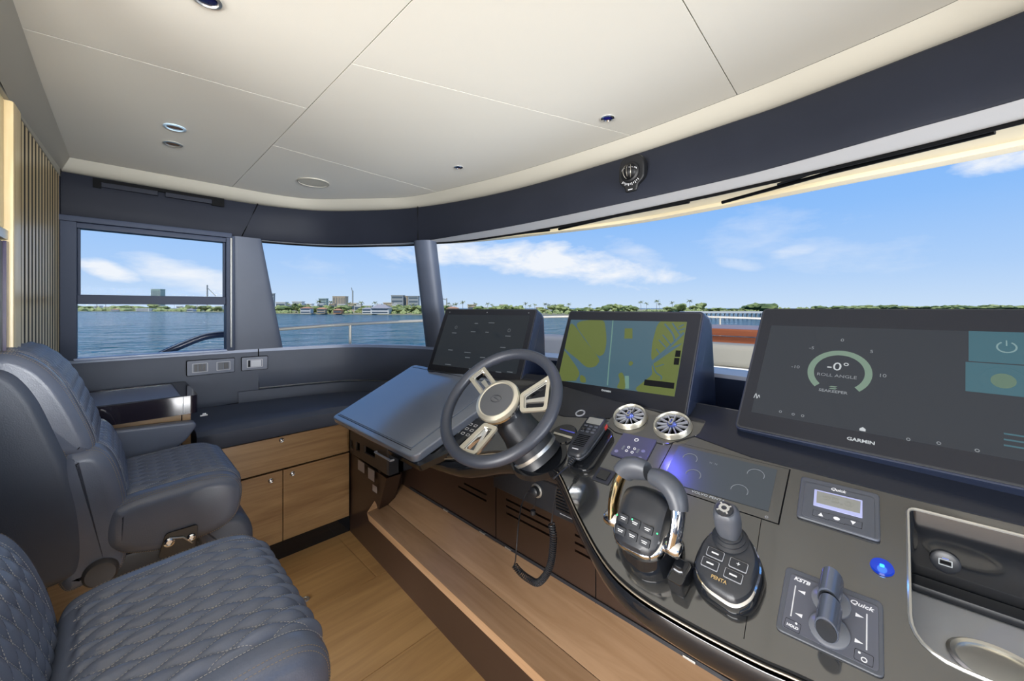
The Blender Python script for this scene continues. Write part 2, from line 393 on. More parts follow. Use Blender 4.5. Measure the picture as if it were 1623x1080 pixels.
# ================================================================== SETTING
# plan curves, port side window -> round the corner -> windshield -> starboard
HB = [(-.2, 2.9), (.15, 2.915), (.49, 2.93), (.75, 2.93), (1.047, 2.82), (1.28, 2.55), (1.42, 2.27), (1.475, 1.85), (1.508, 1.39), (1.50, .81), (1.475, .41), (1.442, .22), (1.385, 0.0), (1.338, -.2), (1.22, -.55), (1.0, -1.0), (.6, -1.5), (0, -1.85), (-1, -1.95), (-3, -1.95)]
HT = [(-.2, 2.9), (.15, 2.92), (.58, 2.94), (.80, 2.9), (1.0, 2.81), (1.24, 2.55), (1.41, 2.26), (1.53, 1.85), (1.585, 1.43), (1.585, .87), (1.55, .4), (1.53, .24), (1.47, -.03), (1.43, -.2), (1.32, -.55), (1.1, -1.0), (.65, -1.5), (0, -1.85), (-1, -1.95), (-3, -1.95)]
IC = [(-.15, 2.86), (.15, 2.86), (.57, 2.86), (.78, 2.85), (.96, 2.77), (1.2, 2.5), (1.37, 2.26), (1.47, 1.8), (1.52, 1.4), (1.535, .85), (1.50, .4), (1.47, .2), (1.42, -.05), (1.37, -.2), (1.27, -.55), (1.05, -.95), (.6, -1.42), (0, -1.76), (-1, -1.86), (-3, -1.86)]
K = 8
pHT = zpath(HT, 2.12, K); pHB = zpath(HB, 1.89, K); pIC = zpath(IC, 2.18, K)
# ceiling
ceil = struct(G().prism([(-3, -1.95), (1.3, -1.95), (1.72, .6), (1.65, 1.9), (1.2, 2.95), (-.3, 2.98), (-3, 2.98)], 2.2, 2.24), 'ceiling', mat('ceiling_joint_shade', (110, 108, 100), .8))  # backing coloured darker than the panels to give the joints their shade
inner = [(p.x, p.y) for p in pIC]
def cut(poly, keep):
    """clip polygon by half planes (px,py,nx,ny)"""
    P = [V(q) for q in poly]
    for (a, b) in keep:
        a = V(a); b = V(b); d = (b-a).normalized(); n = V((-d.y, d.x)); Q = []
        for i in range(len(P)):
            p, q = P[i], P[(i+1) % len(P)]; sp = (p-a).dot(n)-.0015; sq = (q-a).dot(n)-.0015
            if sp >= 0: Q.append(p)
            if sp*sq < 0: Q.append(p.lerp(q, sp/(sp-sq)))
        P = Q
    return [(p.x, p.y) for p in P]
full = inner + [(-3, 1.66), (-.2, 1.66), (-.17, 2.2)]
SX = ((.50, 5), (.485, -5))         # athwartships seam, seen from aft: left of it = forward? (direction -Y)
def L(a, b): return (a, b)
fwd = L((.485, -5), (.505, 5)); aft = (fwd[1], fwd[0])
fwd_keep = (fwd[1], fwd[0]); aft_keep = fwd
s1 = ((.5, 2.0), (1.6, 2.075)); s2 = ((.49, 1.165), (1.6, .78)); s3 = ((.4, .335), (1.6, .395)); s4 = ((-3, 2.0), (-.2, 1.635)); s4 = ((-.25, 1.64), (.5, 1.54))
rev = lambda l: (l[1], l[0])
for clips in ([fwd_keep, s1], [fwd_keep, rev(s1), s2], [fwd_keep, rev(s2), s3], [fwd_keep, rev(s3)], [aft_keep, s4], [aft_keep, rev(s4)]):
    P = cut(full, clips)
    # clean duplicates
    Q = [P[0]]
    for p in P[1:]:
        if (V(p)-V(Q[-1])).length > .003: Q.append(p)
    G().prism(Q, 2.181, 2.199).build('ceiling_panel', ceilM, ceil, smooth=False)
# coving
def coving(i0, i1):
    A = pIC[i0:i1]; B = pHT[i0:i1]; B = B if i0 else B
    B = [b+n_*.03 for b, n_ in zip(B, normals2d(B, -1))]; g = G(); ruled(g, A, B, 6, lambda t, a, b: V((0, 0, -.018*math.sin(PI*t)))); return g
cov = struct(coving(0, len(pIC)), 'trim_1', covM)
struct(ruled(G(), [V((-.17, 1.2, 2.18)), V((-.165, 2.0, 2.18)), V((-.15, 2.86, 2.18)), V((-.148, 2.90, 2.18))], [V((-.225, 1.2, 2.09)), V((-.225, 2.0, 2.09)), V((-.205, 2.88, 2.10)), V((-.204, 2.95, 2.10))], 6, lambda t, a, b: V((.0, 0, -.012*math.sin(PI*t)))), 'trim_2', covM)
# headliner band (dark leather)
hd = thing('wall_fore', None, None, kind='structure')
nrm = normals2d(pHT, -1)
def header(i0, i1, slot=False):
    A = pHT[i0:i1]; B = pHB[i0:i1]; N = [n*.05 for n in nrm[i0:i1]]
    m = 8; rows = []
    prof = [(0, .03), (.02, .004), (.05, 0), (.35, -.004), (.65, -.004), (.95, 0), (.985, .005), (1, .03)]
    for t, d in prof: rows.append([a*(1-t)+b*t+n/.05*d for a, b, n in zip(A, B, N)])
    g = G(); g.grid(rows); return g
e1, e2 = 2*K+2, 6*K
header(0, e1+1).build('upholstered_panel', headL, hd)
header(e1, e2+1).build('upholstered_panel', headL, hd)
header(e2, len(pHT)).build('upholstered_panel', headL, hd)
for i in (e1, e2):
    a, b = pHT[i], pHB[i]; n = nrm[i]
    G().tube([a-n*.001, b-n*.001], .0035, 6).build('seam', dark, hd)
# reveal under the band (pale), outer rail
RO = [(x, y) for x, y in HB]
def outp(i, p):
    y = p.y
    return p
ROP = [(1.522, 2.222), (1.615, 1.936), (1.660, 1.547), (1.665, 1.2), (1.655, 1.0), (1.639, .779), (1.61, .481), (1.567, .176), (1.519, -.059), (1.47, -.24), (1.44, -.35)]
def roX(y):
    for a, b in zip(ROP, ROP[1:]):
        if b[1] <= y <= a[1]: u = (a[1]-y)/(a[1]-b[1]); return a[0]*(1-u)+b[0]*u
    return ROP[0][0]
ro = []
for i, p in enumerate(pHB):
    n = normals2d(pHB, -1)[i] if i == 0 else nH[i]
    if i == 0: nH = normals2d(pHB, -1)
    if -.25 < p.y < 2.16 and p.x > 1: q_ = V((roX(p.y), p.y, 1.887))
    elif i < 7*K: q_ = p + nH[i]*(.035+.055*max(0, i-5*K)/(1.5*K)) + V((0, 0, -.003))
    else: q_ = p + nH[i]*.13 + V((0, 0, -.003))
    ro.append(q_)
g = G(); ruled(g, pHB, ro, 2); struct(g, 'trim_3', revM)
g = G(); g.tube([q+V((0, 0, -.004)) for q in ro[2*K:]], .007, 6); struct(g, 'trim_4', dark)
# sill curve
SL = [(-.2, 2.93), (.2, 2.93), (.47, 2.92), (.765, 2.88), (1.16, 2.76), (1.36, 2.5), (1.47, 2.25), (1.60, 1.85), (1.72, 1.35), (1.80, .75), (1.79, .4), (1.76, .15), (1.72, -.05), (1.66, -.25), (1.52, -.6), (1.25, -1.1), (.8, -1.55), (0, -1.9), (-1, -1.97), (-3, -1.97)]
pSL = zpath(SL, 1.19, K); nS = normals2d(pSL, -1)
so = [p+n*.045+V((0, 0, 0)) for p, n in zip(pSL, nS)]
g = G(); ruled(g, [p+n*.10+V((0, 0, .16)) for p, n in zip(pHT, nrm)], [V((p.x, p.y, 1.905))+n*.10 for p, n in zip(pHT, nrm)], 1); struct(g, 'wall_upper', headL)
g = G(); ruled(g, [p+n*.10 for p, n in zip(pHB, nH)], [p+n*.03 for p, n in zip(pHB, nH)], 1); struct(g, 'trim_9', headL)
# lower upholstered wall pieces
lw = thing('wall_port', None, None, kind='structure')
def lower(i0, i1, zb, bow=.008, m=wallL, name='upholstered_panel'):
    A = pSL[i0:i1]; N = nS[i0:i1]; rows = []
    for z, d in ((1.19, .03), (1.188, .004), (1.17, 0), (1.05, -bow), (zb+.1, -bow), (zb+.02, 0), (zb+.004, .006), (zb, .03)):
        rows.append([V((a.x, a.y, z))+n*d for a, n in zip(A, N)])
    return G().grid(rows).build(name, m, lw)
iS = 2*K+5
lower(0, iS+1, .80); lower(iS, 9*K, .935)
i7 = 7*K; pIN = [p-n*.13*min(1, max(0, (k-i7)/6)) for k, (p, n) in enumerate(zip(pSL, nS))]
g = G(); thick(g, pIN[i7:], pSL[i7:], [V((0, 0, -.015))]*(len(pSL)-i7)); g.build('sill_shelf', mat('shelf_blue_grey', (150, 158, 178), .35), lw)
g = G(); thick(g, [p+V((0, 0, -.015)) for p in pIN[i7:]], [V((p.x, p.y, .9)) for p in pIN[i7:]], [n*.02 for n in nS[i7:]]); g.build('coaming', navy, lw)
a = pSL[iS]; G().tube([a+V((0, 0, 0)), V((a.x, a.y, .93)), V((a.x-.11, a.y+.0, .86)), V((a.x-.5, a.y+.01, .845))], .0035, 6).build('seam', dark, lw)
g = G(); g.grid([[V((p.x, p.y, z))-n*d for p, n in zip(pSL[iS-3:9*K], nS[iS-3:9*K])] for z, d in ((.932, .0), (.928, .02), (.80, .024))]).build('plinth_strip', wallL, lw)
# sill ledge, pale edge
g = G(); thick(g, pSL, so, [V((0, 0, -.02))]*len(so)); struct(g, 'trim_5', mat('sill_paint', (120, 134, 162), .3))
# outer skin of the deckhouse below the glass
g = G(); ruled(g, so, [V((p.x+.02, p.y, .3)) for p in so], 1); struct(g, 'wall_outer', gel)
# ---- side window (window_1)
w1 = thing('window_1', None, None, kind='structure')
YW = 2.93
fm = frameM
def fbox(x0, x1, z0, z1, y0=2.875, y1=2.95, name='frame_bar', m=fm, par=w1, b=.004): return G().box(x0, x1, y0, y1, z0, z1).build(name, m, par, bev=b)
fbox(-.20, -.128, 1.19, 1.885); fbox(.473, .515, 1.19, 1.885, 2.87)
fbox(-.20, .5, 1.872, 1.90, 2.86); fbox(-.14, .49, 1.845, 1.872, 2.885)
fbox(-.128, .473, 1.468, 1.515, 2.885, 2.93, 'sash_rail')
fbox(-.14, .48, 1.185, 1.20, 2.87, 2.95, 'sill', MATS['sill_paint'])
fbox(-.128, -.117, 1.515, 1.845, 2.90, 2.93, 'sash_stile'); fbox(.463, .473, 1.515, 1.845, 2.90, 2.93, 'sash_stile')
G().tube([(.497, 2.866, 1.21), (.497, 2.866, 1.87)], .006, 8).build('edge_bead', steel, w1)
G().box(-.128, .473, 2.915, 2.919, 1.20, 1.845).build('pane', glassM, w1, smooth=False)
# narrow return wall panel left of the window
struct(G().box(-.215, -.198, 2.86, 2.96, .9, 2.12), 'trim_6', frameM)
# ventilation slot in the band over the side window
G().prism([(onx(145,283,0).x, 0)]*1+[(0,1),(1,1)], 0, .001) if False else None
t = thing('blind_slot', 'long black recessed blind slot in the navy band above the side window', 'slot', Matrix.Translation((.1, 2.905, 2.06)))
pa, pb, pc, pd = [ony(x, y, 2.905) for x, y in ((147, 284), (355, 322), (355, 313), (258, 302))]
zt = 2.105
G().box(pa.x, pa.x+.03, 2.898, 2.906, zt-.045, zt).build('end_cap', dark, t, world=True)
G().box(pa.x, pb.x, 2.897, 2.906, zt-.014, zt+.004).build('slot_opening', dark, t, world=True)
G().box(pa.x+.03, ony(250, 300, 2.9).x, 2.893, 2.906, zt-.038, zt-.014).build('blind_bar', headL, t, world=True, bev=.002)
G().box(ony(262, 300, 2.9).x, pb.x-.06, 2.893, 2.906, zt-.038, zt-.014).build('blind_bar', headL, t, world=True, bev=.002)
G().box(pb.x-.06, pb.x, 2.898, 2.906, zt-.045, zt).build('end_cap', dark, t, world=True)
# ---- pillar between the windows
def pillar(bot, top, name, m, nseg=20, mid=None):
    rows = []
    for k in range(13):
        t = k/12; rows.append([V((a[0]*(1-t)+b[0]*t, a[1]*(1-t)+b[1]*t, 1.19+.70*t)) for a, b in zip(bot, top)])
    return G().grid(rows, True)
def sect(cx, cy, w_, d, ang, n=24, p=2.6):
    out = []
    for k in range(n):
        a = 2*PI*k/n; c, s_ = math.cos(a), math.sin(a)
        x = w_/2*math.copysign(abs(c)**(2/p), c); y = d/2*math.copysign(abs(s_)**(2/p), s_)
        out.append((cx+x*math.cos(ang)-y*math.sin(ang), cy+x*math.sin(ang)+y*math.cos(ang)))
    return out
struct(pillar(sect(.645, 2.905, .27, .07, -.08, 28, 6), sect(.585, 2.925, .155, .07, 0, 28, 6), 'pillar', wallL), 'trim_7', wallL)
struct(pillar(sect(1.535, 2.22, .15, .12, -1.15), sect(1.45, 2.235, .145, .12, -1.15), 'pillar', wallL), 'trim_8', wallL)
# ---- glass
w2 = thing('window_2', None, None, kind='structure')
i0, i1 = 3*K-2, 6*K+2
g = G(); ruled(g, ro[i0:i1], [p-n*.012 for p, n in zip(so[i0:i1], nS[i0:i1])], 6); g.build('pane', glassM, w2)
w3 = thing('window_3', None, None, kind='structure')
i0 = 6*K+3
g = G(); ruled(g, ro[i0:], [p-n*.012 for p, n in zip(so[i0:], nS[i0:])], 6); g.build('pane', glassM, w3)
# ---- slatted oak wall, facing forward at the port aft corner
sw = thing('wall_aft', None, None, kind='structure')
G().box(-.30, -.2034, 2.03, 2.95, 0, 2.12).build('backing_board', mat('slat_groove_shade', (58, 50, 38), .9), sw)  # board set almost flush and coloured dark to draw the shade between slats
G().box(-.34, -.2, 1.2, 3.05, 2.085, 2.25).build('upper_closure', covM, sw); G().box(-.34, -.2, 2.872, 3.05, 0, 2.25).build('corner_closure', headL, sw)
ny = 14
for k in range(ny):
    y = 2.87-k*(.84/ny)
    G().box(-.245, -.203, y-.038, y, .6, 2.095).build('slat', woodZ, sw, bev=.004)
G().box(-.30, -.190, 1.93, 2.025, 0, 2.085).build('corner_post', woodZ, sw, bev=.008)
cab = thing('tall_cabinet', 'tall oak cabinet with a dark glass appliance door at the far left edge', 'cabinet', Matrix.Translation((-.25, 1.7, 0)))
G().box(-.30, -.208, 1.3, 1.925, 1.69, 2.085).build('upper_door', woodZ, cab, world=True, bev=.006)
G().box(-.30, -.200, 1.3, 1.925, 1.655, 1.685).build('steel_strip', steel, cab, world=True, bev=.003, label='pale steel strip')
G().box(-.30, -.206, 1.3, 1.925, .3, 1.65).build('glass_door', satin, cab, world=True, bev=.004, label='black glass door')
G().box(-.206, -.199, 1.895, 1.925, .3, 1.65).build('door_edge', mat('violet_edge', (60, 52, 84), .2), cab, world=True)
AW = Matrix.Translation((.018, 0, 0)) @ Matrix.Translation((-.203, 2.87, 0)) @ Matrix.Rotation(math.radians(-2.6), 4, 'Z') @ Matrix.Translation((.203, -2.87, 0))
sw.matrix_world = AW @ MW[sw]; cab.matrix_world = AW @ MW[cab]
# ---- starboard side, behind and right of the camera
stb = struct(G().box(-3, .4, -2.0, -1.96, 0, .55), 'wall_starboard', wallL)
# ---- floor
fl = struct(G().box(-3, 1.9, -1.96, 2.95, -.06, -.012), 'floor', mat('floor_gap', (70, 50, 30), .7))
Q = [onz(488, 972, 0), onz(596, 914, 0), onz(545, 862, 0), onz(567, 1080, 0), onz(692, 999, 0)]
ya = (Q[0].y+Q[1].y)/2; xb = (Q[1].x+Q[2].x)/2; yb = (Q[3].y+Q[4].y)/2
ggp = .0015
def fp(x0, x1, y0, y1): G().box(x0+ggp, x1-ggp, y0+ggp, y1-ggp, -.012, 0).build('floor_panel', floorW, fl, bev=.001, seg=1)
fp(-3, xb, ya, 2.9); fp(xb, 1.3, ya, 2.9); fp(-3, 1.3, yb, ya); fp(-3, 1.3, yb-.62, yb); fp(-3, 1.3, yb-1.3, yb-.62); fp(-3, 1.3, -1.95, yb-1.3)
q = onz(484, 951, 0)
t = thing('floor_latch', 'small round steel flush latch in the oak floor hatch', 'latch', Matrix.Translation((q.x, q.y, 0)))
G().lathe([(.020, 0), (.020, .003), (.016, .004), (.013, .001), (.0, .001)], 28).build('ring', steel, t); G().lathe([(.006, .001), (.006, .004), (0, .0045)], 16).build('turn_knob', chrome, t)

# ================================================================== PORT LOCKER UNIT, BENCH, SIDE TABLE
YC = 2.535
lk = thing('locker_unit', 'low oak locker with one drawer over two doors below the dark bench cushion', 'cabinet', Matrix.Translation((.7, YC, 0)))
G().box(.28, 1.10, YC+.004, 2.88, .0, .715).build('body', dark, lk, world=True)
G().box(.28, 1.08, YC-.001, YC+.006, 0, .10).build('kick_plate', black, lk, world=True)
xd = ony(447, 800, YC).x; zd1 = ony(551, 716, YC).z
def front(x0, x1, z0, z1, name, kx, kz):
    o = G().box(x0+.002, x1-.002, YC-.016, YC+.004, z0+.002, z1-.002).build(name, woodX, lk, world=True, bev=.002)
    o2 = G(); Mk = Matrix.Translation((kx, YC-.016, kz)) @ Matrix.Rotation(PI/2, 4, 'X')
    o2.lathe([(.014, 0), (.014, .003), (.011, .006), (.008, .004), (.005, .008), (.0, .009)], 24, Mk)
    o2.build('knob', chrome, o, world=True)
front(.28, 1.066, zd1+.003, .712, 'drawer', ony(445, 697, YC).x, ony(445, 697, YC).z)
front(.28, xd, .105, zd1-.003, 'door', ony(428, 761, YC).x, ony(428, 761, YC).z)
front(xd, 1.066, .105, zd1-.003, 'door', ony(462, 750, YC).x, ony(462, 750, YC).z)
# bench cushion following the wall
g = G(); fr_ = smooth_path([(.29, 2.50, 0), (.6, 2.505, 0), (.9, 2.50, 0), (1.05, 2.46, 0), (1.18, 2.3, 0), (1.25, 2.0, 0), (1.27, 1.7, 0)], 8); fr_ = resamp(fr_, 40)
bk = resamp([p for p in [V((p.x, p.y, 0))-n*.03 for p, n in zip(pSL[K+1:8*K], nS[K+1:8*K])]], 40)
rows = []
for t, z in ((0, .718), (0, .74), (.0, .80), (.015, .818), (.05, .828), (.3, .838), (.7, .85), (1, .862)):
    o_ = -.012 if z in (.80, .74) else 0
    rows.append([a.lerp(b, t)+V((0, o_, z)) for a, b in zip(fr_, bk)])
rows.append([V((b.x, b.y, .718)) for b in bk]); rows.append([V((a.x, a.y, .718)) for a in fr_])
g.grid(rows); g.f.append(tuple(range(0, 400, 40))); g.f.append(tuple(range(39, 400, 40)))
tag(g.build('bench_cushion', wallL, weld=True), 'long dark navy leather bench cushion curving below the port windows', 'cushion')
# side table / counter with lacquered fiddle rail
tb = thing('side_table', 'oak side counter with a dark lacquered rail beside the far helm chair', 'table', Matrix.Translation((0, 2.7, 0)))
G().box(-.19, .262, 2.445, 2.88, .0, .945).build('body', woodX, tb, world=True, bev=.004)
G().prism(rpoly([(-.19, 2.40), (.285, 2.40), (.285, 2.88), (-.19, 2.88)], [.001, .03, .001, .001]), .945, 1.03, holes=[rpoly([(-.185, 2.43), (.225, 2.43), (.225, 2.86), (-.185, 2.86)], .01)]).build('fiddle_rail', rail_, tb, world=True, bev=.006)
G().box(-.185, .225, 2.43, 2.86, 1.0, 1.027).build('table_top', mat('blue_grey_top', (124, 134, 158), .25, ior=2.0), tb, world=True, bev=.002, label='blue grey inset top')
G().box(.228, .230, 2.396, 2.401, .95, 1.03).build('joint_line', silver, tb, world=True)
G().box(.226, .230, 2.442, 2.446, 0, .945).build('joint_line', dark, tb, world=True)
hk = thing('door_catch', 'tiny white catch at the end of the side counter', 'catch', Matrix.Translation((.27, 2.52, .9)))
qh = ony(322, 659, 2.50)
G().box(qh.x-.012, qh.x+.018, 2.5, 2.508, qh.z-.003, qh.z+.003).box(qh.x-.002, qh.x+.012, 2.5, 2.508, qh.z, qh.z+.010).build('hook', whiteM, hk, world=True, bev=.001)
# switch plates on the port wall
def plate_at(x, y, w_, h, label, inner_, Y0=2.905, yaw=0):
    p = ony(x, y, Y0); f = Fr((p.x, Y0+.004, p.z), (math.cos(yaw), math.sin(yaw), 0), (0, 0, 1))
    t = thing('switch_plate', label, 'switch', f.M, 'switch plates under the side window')
    G().prism(rrect(w_+.006, h+.006, .006), 0, .003).build('shadow_gap', dark, t); G().prism(rrect(w_, h, .005), 0, .009).build('cover_plate', mat('plate_blue_grey', (84, 92, 110), .4) if 'plate_blue_grey' not in MATS else MATS['plate_blue_grey'], t, bev=.0015)
    G().prism(rrect(w_*.62, h*.62, .003), .009, .011, holes=[rrect(w_*.55, h*.54, .002)]).build('inner_frame', silver, t)
    inner_(t, w_, h)
def i1_(t, w_, h):
    for a in (-.02, .0, .018): G().prism(rrect(.015, h*.5, .001), .009, .0125, ).build('rocker', satin, t, M=Matrix.Translation((a, 0, 0)), bev=.001)
    G().prism(circ(.005, 16), .0126, .0135).build('socket_port', satin, t, M=Matrix.Translation((.018, 0, 0)))
def i2_(t, w_, h):
    G().prism(rrect(.022, h*.5, .001), .009, .0125).build('rocker', softg, t, M=Matrix.Translation((-.013, 0, 0)), bev=.001)
    for b in (-.009, .009): G().prism(rrect(.022, h*.22, .001), .009, .0125).build('socket_port', satin, t, M=Matrix.Translation((.013, b, 0)), bev=.001)
def i3_(t, w_, h):
    G().prism(rrect(.055, h*.5, .001), .009, .012).build('display', mat('pale_lcd', (168, 172, 182), .2), t, M=Matrix.Translation((.006, 0, 0)), bev=.0005, label='pale grey display')
    G().prism(rrect(.009, h*.5, .001), .009, .012).build('button_strip', dark, t, M=Matrix.Translation((-.03, 0, 0)))
plate_at(317, 583, .118, .085, 'leather covered switch plate with sockets, leftmost of the three', i1_)
plate_at(354, 580, .11, .083, 'leather covered switch plate with a rocker and two ports, middle of the three', i2_)
plate_at(404, 576, .135, .080, 'leather covered plate with a pale display, rightmost of the three', i3_, 2.882, -.12)

# ================================================================== CONSOLE
SLOPE = math.radians(27)
DF = Fr((.8, 0, .95), (0, -1, 0), (math.cos(SLOPE), 0, math.sin(SLOPE)))
def dz(X): return .95+(X-.8)*math.tan(SLOPE)
def duv(X, Y): return (-Y, (X-.8)/math.cos(SLOPE))
con = thing('helm_console', 'wide black glossy helm console sloping towards the seats', 'console', DF.M)
MWc = con
front_pts = [(.78, 1.855), (.772, 1.6), (.765, 1.38), (.762, 1.22), (.80, 1.07), (.87, .93), (.895, .80), (.895, .715), (.865, .655), (.80, .56), (.736, .45), (.711, .369), (.705, .27), (.708, .16), (.715, .08), (.72, -.1), (.74, -.4), (.80, -.8), (.95, -1.1)]
fe = [(p.x, p.y) for p in smooth_path([(x, y, 0) for x, y in front_pts], 5)]
outl = [duv(x, y) for x, y in fe] + [duv(1.15, -1.15), duv(1.19, -.3), duv(1.22, .3), duv(1.24, 1.0), duv(1.20, 1.5), duv(1.12, 1.88)]
RX0, RX1, RY0, RY1 = .812, 1.045, -.015, -.42
hole = rpoly([duv(RX0, RY0-.02), duv(RX0, RY1), duv(RX1, RY1), duv(RX1, RY0), duv(RX0+.05, RY0)], [.02, .02, .01, .012, .03])
hole = rpoly([duv(RX0, RY1), duv(RX1, RY1), duv(RX1, RY0), duv(RX0, RY0)], [.02, .02, .014, .05], 6)
G().prism(outl, -.022, 0, holes=[hole]).build('dash_top', dashM, con, bev=.004)
# chrome trim line along front edge, and deep skirt
edge = [V((x, y, dz(x))) for x, y in fe]
G().tube([p+V((-.0015, 0, -.010)) for p in edge], .0017, 8).build('trim_line', mat('dull_metal', (150, 140, 124), .4, .7), con, world=True, label='thin pale metal trim line')
rows = []
for (d, dzz) in ((.0, -.02), (-.004, -.035), (.004, -.06), (.03, -.085), (.10, -.11), (.25, -.13)):
    rows.append([p+V((d, 0, dzz if p.y < 1.05 else -.02+(dzz+.02)*max(.22, 1-(p.y-1.05)/.3))) for p in edge])
G().grid(rows).build('skirt', black, con, world=True, label='glossy black skirt under the front edge')
rows = [[V((x, 1.88, z)) for x, z in ((.78, dz(.78)-.02), (1.12, dz(1.12)-.02))], [V((x, 1.86, z)) for x, z in ((.82, dz(.78)-.05), (1.12, dz(1.12)-.12))]]
G().grid(rows).build('side_cheek', black, con, world=True)
dash_reflection_m = mat('dash_reflection_dark', (26, 30, 40), .22, spec=.4)
G().prism([duv(1.075, 1.12), duv(1.062, .8), duv(1.10, .62), duv(1.10, .40), duv(1.075, .25), duv(1.066, -.02), duv(1.062, -1.1), duv(1.15, -1.12), duv(1.188, -.3), duv(1.215, .3), duv(1.235, 1.0)], 0, .0018).build('dash_reflection', dash_reflection_m, con)  # dark sheet standing in for the header band mirrored in the dash
ja, jb = DF.cast(1207, 822), DF.cast(1179, 1013)
G().tube([(ja.x, ja.y, .0002), (jb.x, jb.y, .0002)], .0006, 5).build('panel_joint', dark, con)
# recess with cup holder, horizontal floor
RZ = .94
def wallq(p, q, z0a, z0b): return [(p[0], p[1], z0a), (q[0], q[1], z0b), (q[0], q[1], RZ), (p[0], p[1], RZ)]
rc = [DF.pt(u, v_, 0) for u, v_ in hole]
rec = G(); n = len(rc)
rec.grid([[p+V((0, 0, -.001)) for p in rc+[rc[0]]], [V((p.x, p.y, RZ)) for p in rc+[rc[0]]]])
rec.build('recess_wall', black, con, world=True, flip=False)
cup = (.875, -.105)
flo = [(p.x, p.y) for p in rc]
G().prism(flo, RZ-.006, RZ, holes=[circ(.043, 32, *cup)]).build('recess_floor', mat('recess_floor_reflection', (176, 180, 186), .15, spec=.6), con, world=True, label='glossy tray floor with a pale reflection in its colour')  # base colour lightened to hold the reflection seen on the gloss floor
ridge = [(RX1-.03, RY0-.002), (RX1-.03, RY1+.002)]
G().box(RX1-.04, RX1-.001, RY1+.004, RY0-.004, RZ+.001, RZ+.016).build('recess_step', satin, con, world=True, bev=.005)
G().tube([DF.pt(u, v_, .0005) for u, v_ in hole], .0028, 6, closed=True).build('recess_rim', steel, con, world=True)
# body under the dash
G().box(1.10, 1.24, -1.9, 1.19, .71, 1.06).build('underdash_panel', satin, con, world=True, bev=.004)
XB = 1.20
slots = []
def slotpoly(x0, y0, x1, y1, h=.010):
    a = onx(x0, y0, XB); b = onx(x1, y1, XB); z = (a.z+b.z)/2
    return [(a.y, z-h/2), (b.y, z-h/2), (b.y, z+h/2), (a.y, z+h/2)]
for s_ in ((726, 770, 771, 796), (735, 765, 771, 786), (802, 813, 872, 850), (802, 802, 872, 838), (802, 791, 872, 827), (911, 846, 950, 869), (911, 859, 958, 885), (911, 872, 985, 912)):
    slots.append(slotpoly(*s_, h=.009))
fnX = lambda a, b, c: V((c, a, b))
G().prism([(-1.9, .40), (-1.9, .71), (2.124, .71), (2.124, .40)], XB, XB+.012, holes=slots, fn=fnX).build('slotted_panel', brownM, con, world=True)
G().box(XB+.03, XB+.04, -1.9, 2.124, .40, .71).build('slot_backing', dark, con, world=True)
for px in (388/4.5+700, 470/4.5+840):
    yy = onx(px, 800, XB).y; G().box(XB-.002, XB, yy-.0015, yy+.0015, .40, .71).build('panel_joint', dark, con, world=True)
G().box(XB-.006, XB, -1.9, 2.0, .405, .418).build('lower_bead', satin, con, world=True)
for px, py in ((765, 820), (806, 846), (707, 762), (1093, 1010)):
    q = onx(px, py, XB-.006); G().box(XB-.012, XB-.005, q.y-.018, q.y+.018, .408, .415).build('clip', steel, con, world=True, bev=.001)
# brown base: front below the ledge and the block next to the locker
A = V((1.074, 2.53, 0)); dirb = V((.045, 1, 0)).normalized()
def bl(t, z, off=0): return V((A.x-dirb.x*t-off, A.y-dirb.y*t, z))
def blk(poly):
    n_ = len(poly); P_ = [bl(t_, z_) for t_, z_ in poly]+[bl(t_, z_, -.09) for t_, z_ in poly]
    return G().add(P_, [tuple(range(n_)), tuple(range(2*n_-1, n_-1, -1))]+[(k_, (k_+1) % n_, n_+(k_+1) % n_, n_+k_) for k_ in range(n_)])
blk([(0, 0), (4.4, 0), (4.4, .27), (.42, .27), (.53, .51), (.06, .51), (.06, .70), (0, .70)]).build('base_panel', brownM, con, world=True)
G().box(1.12, 1.24, 2.125, 2.50, .0, .72).build('inner_block', brownM, con, world=True)
G().box(1.06, 1.207, 2.10, 2.12, .25, .55).build('block_side', brownM, con, world=True)
# pocket box
PX = 1.045
pk = Fr((PX, 2.0, .70), (0, -1, 0), (0, 0, 1))
def pkc(x, y): q = onx(x, y, PX); return (-(q.y-2.0), q.z-.70)
yL = -(2.46-2.0); yR = -(1.985-2.0)
z0 = pkc(615, 757)[1]
out_ = [(yL, pkc(570, 712)[1]), (yL, .06), (yR, .06), (yR, z0)]
h1 = [pkc(*q) for q in ((556, 696), (556, 712), (560, 715), (560, 698))]
def rect_px(x0, y0, x1, y1):
    a = pkc(x0, y0); b = pkc(x1, y1); return [(a[0], b[1]), (b[0], b[1]), (b[0], a[1]), (a[0], a[1])]
pb_ = thing('stowage_box', 'small open stowage box with handle below the chart pad corner', 'box', pk.M)
zz0 = .535-.70; hs = []
for a_, b_ in (((555, 697), (560, 712)), ((564, 700), (570, 717)), ((577, 706), (594, 727))):
    (ux0, uz1), (ux1, uz0) = pkc(*a_), pkc(*b_); hs.append([(ux0, uz0), (ux1, uz0), (ux1, uz1), (ux0, uz1)])
G().prism([(yL, zz0), (yL, .07), (yR, .07), (yR, zz0)], -.012, 0, holes=hs).build('front_plate', mat('box_grey_brown', (66, 58, 52), .35), pb_, bev=.002)
G().box(yL, yR, z0, .07, -.10, -.07).build('back_plate', dark, pb_)
G().box(yR-.008, yR, z0, .07, -.155, -.012).build('side_plate', satin, pb_); G().box(yL, yR-.01, z0, z0+.008, -.07, -.012).build('bottom_plate', satin, pb_)
a0 = pkc(598, 716); b0 = pkc(623, 735)
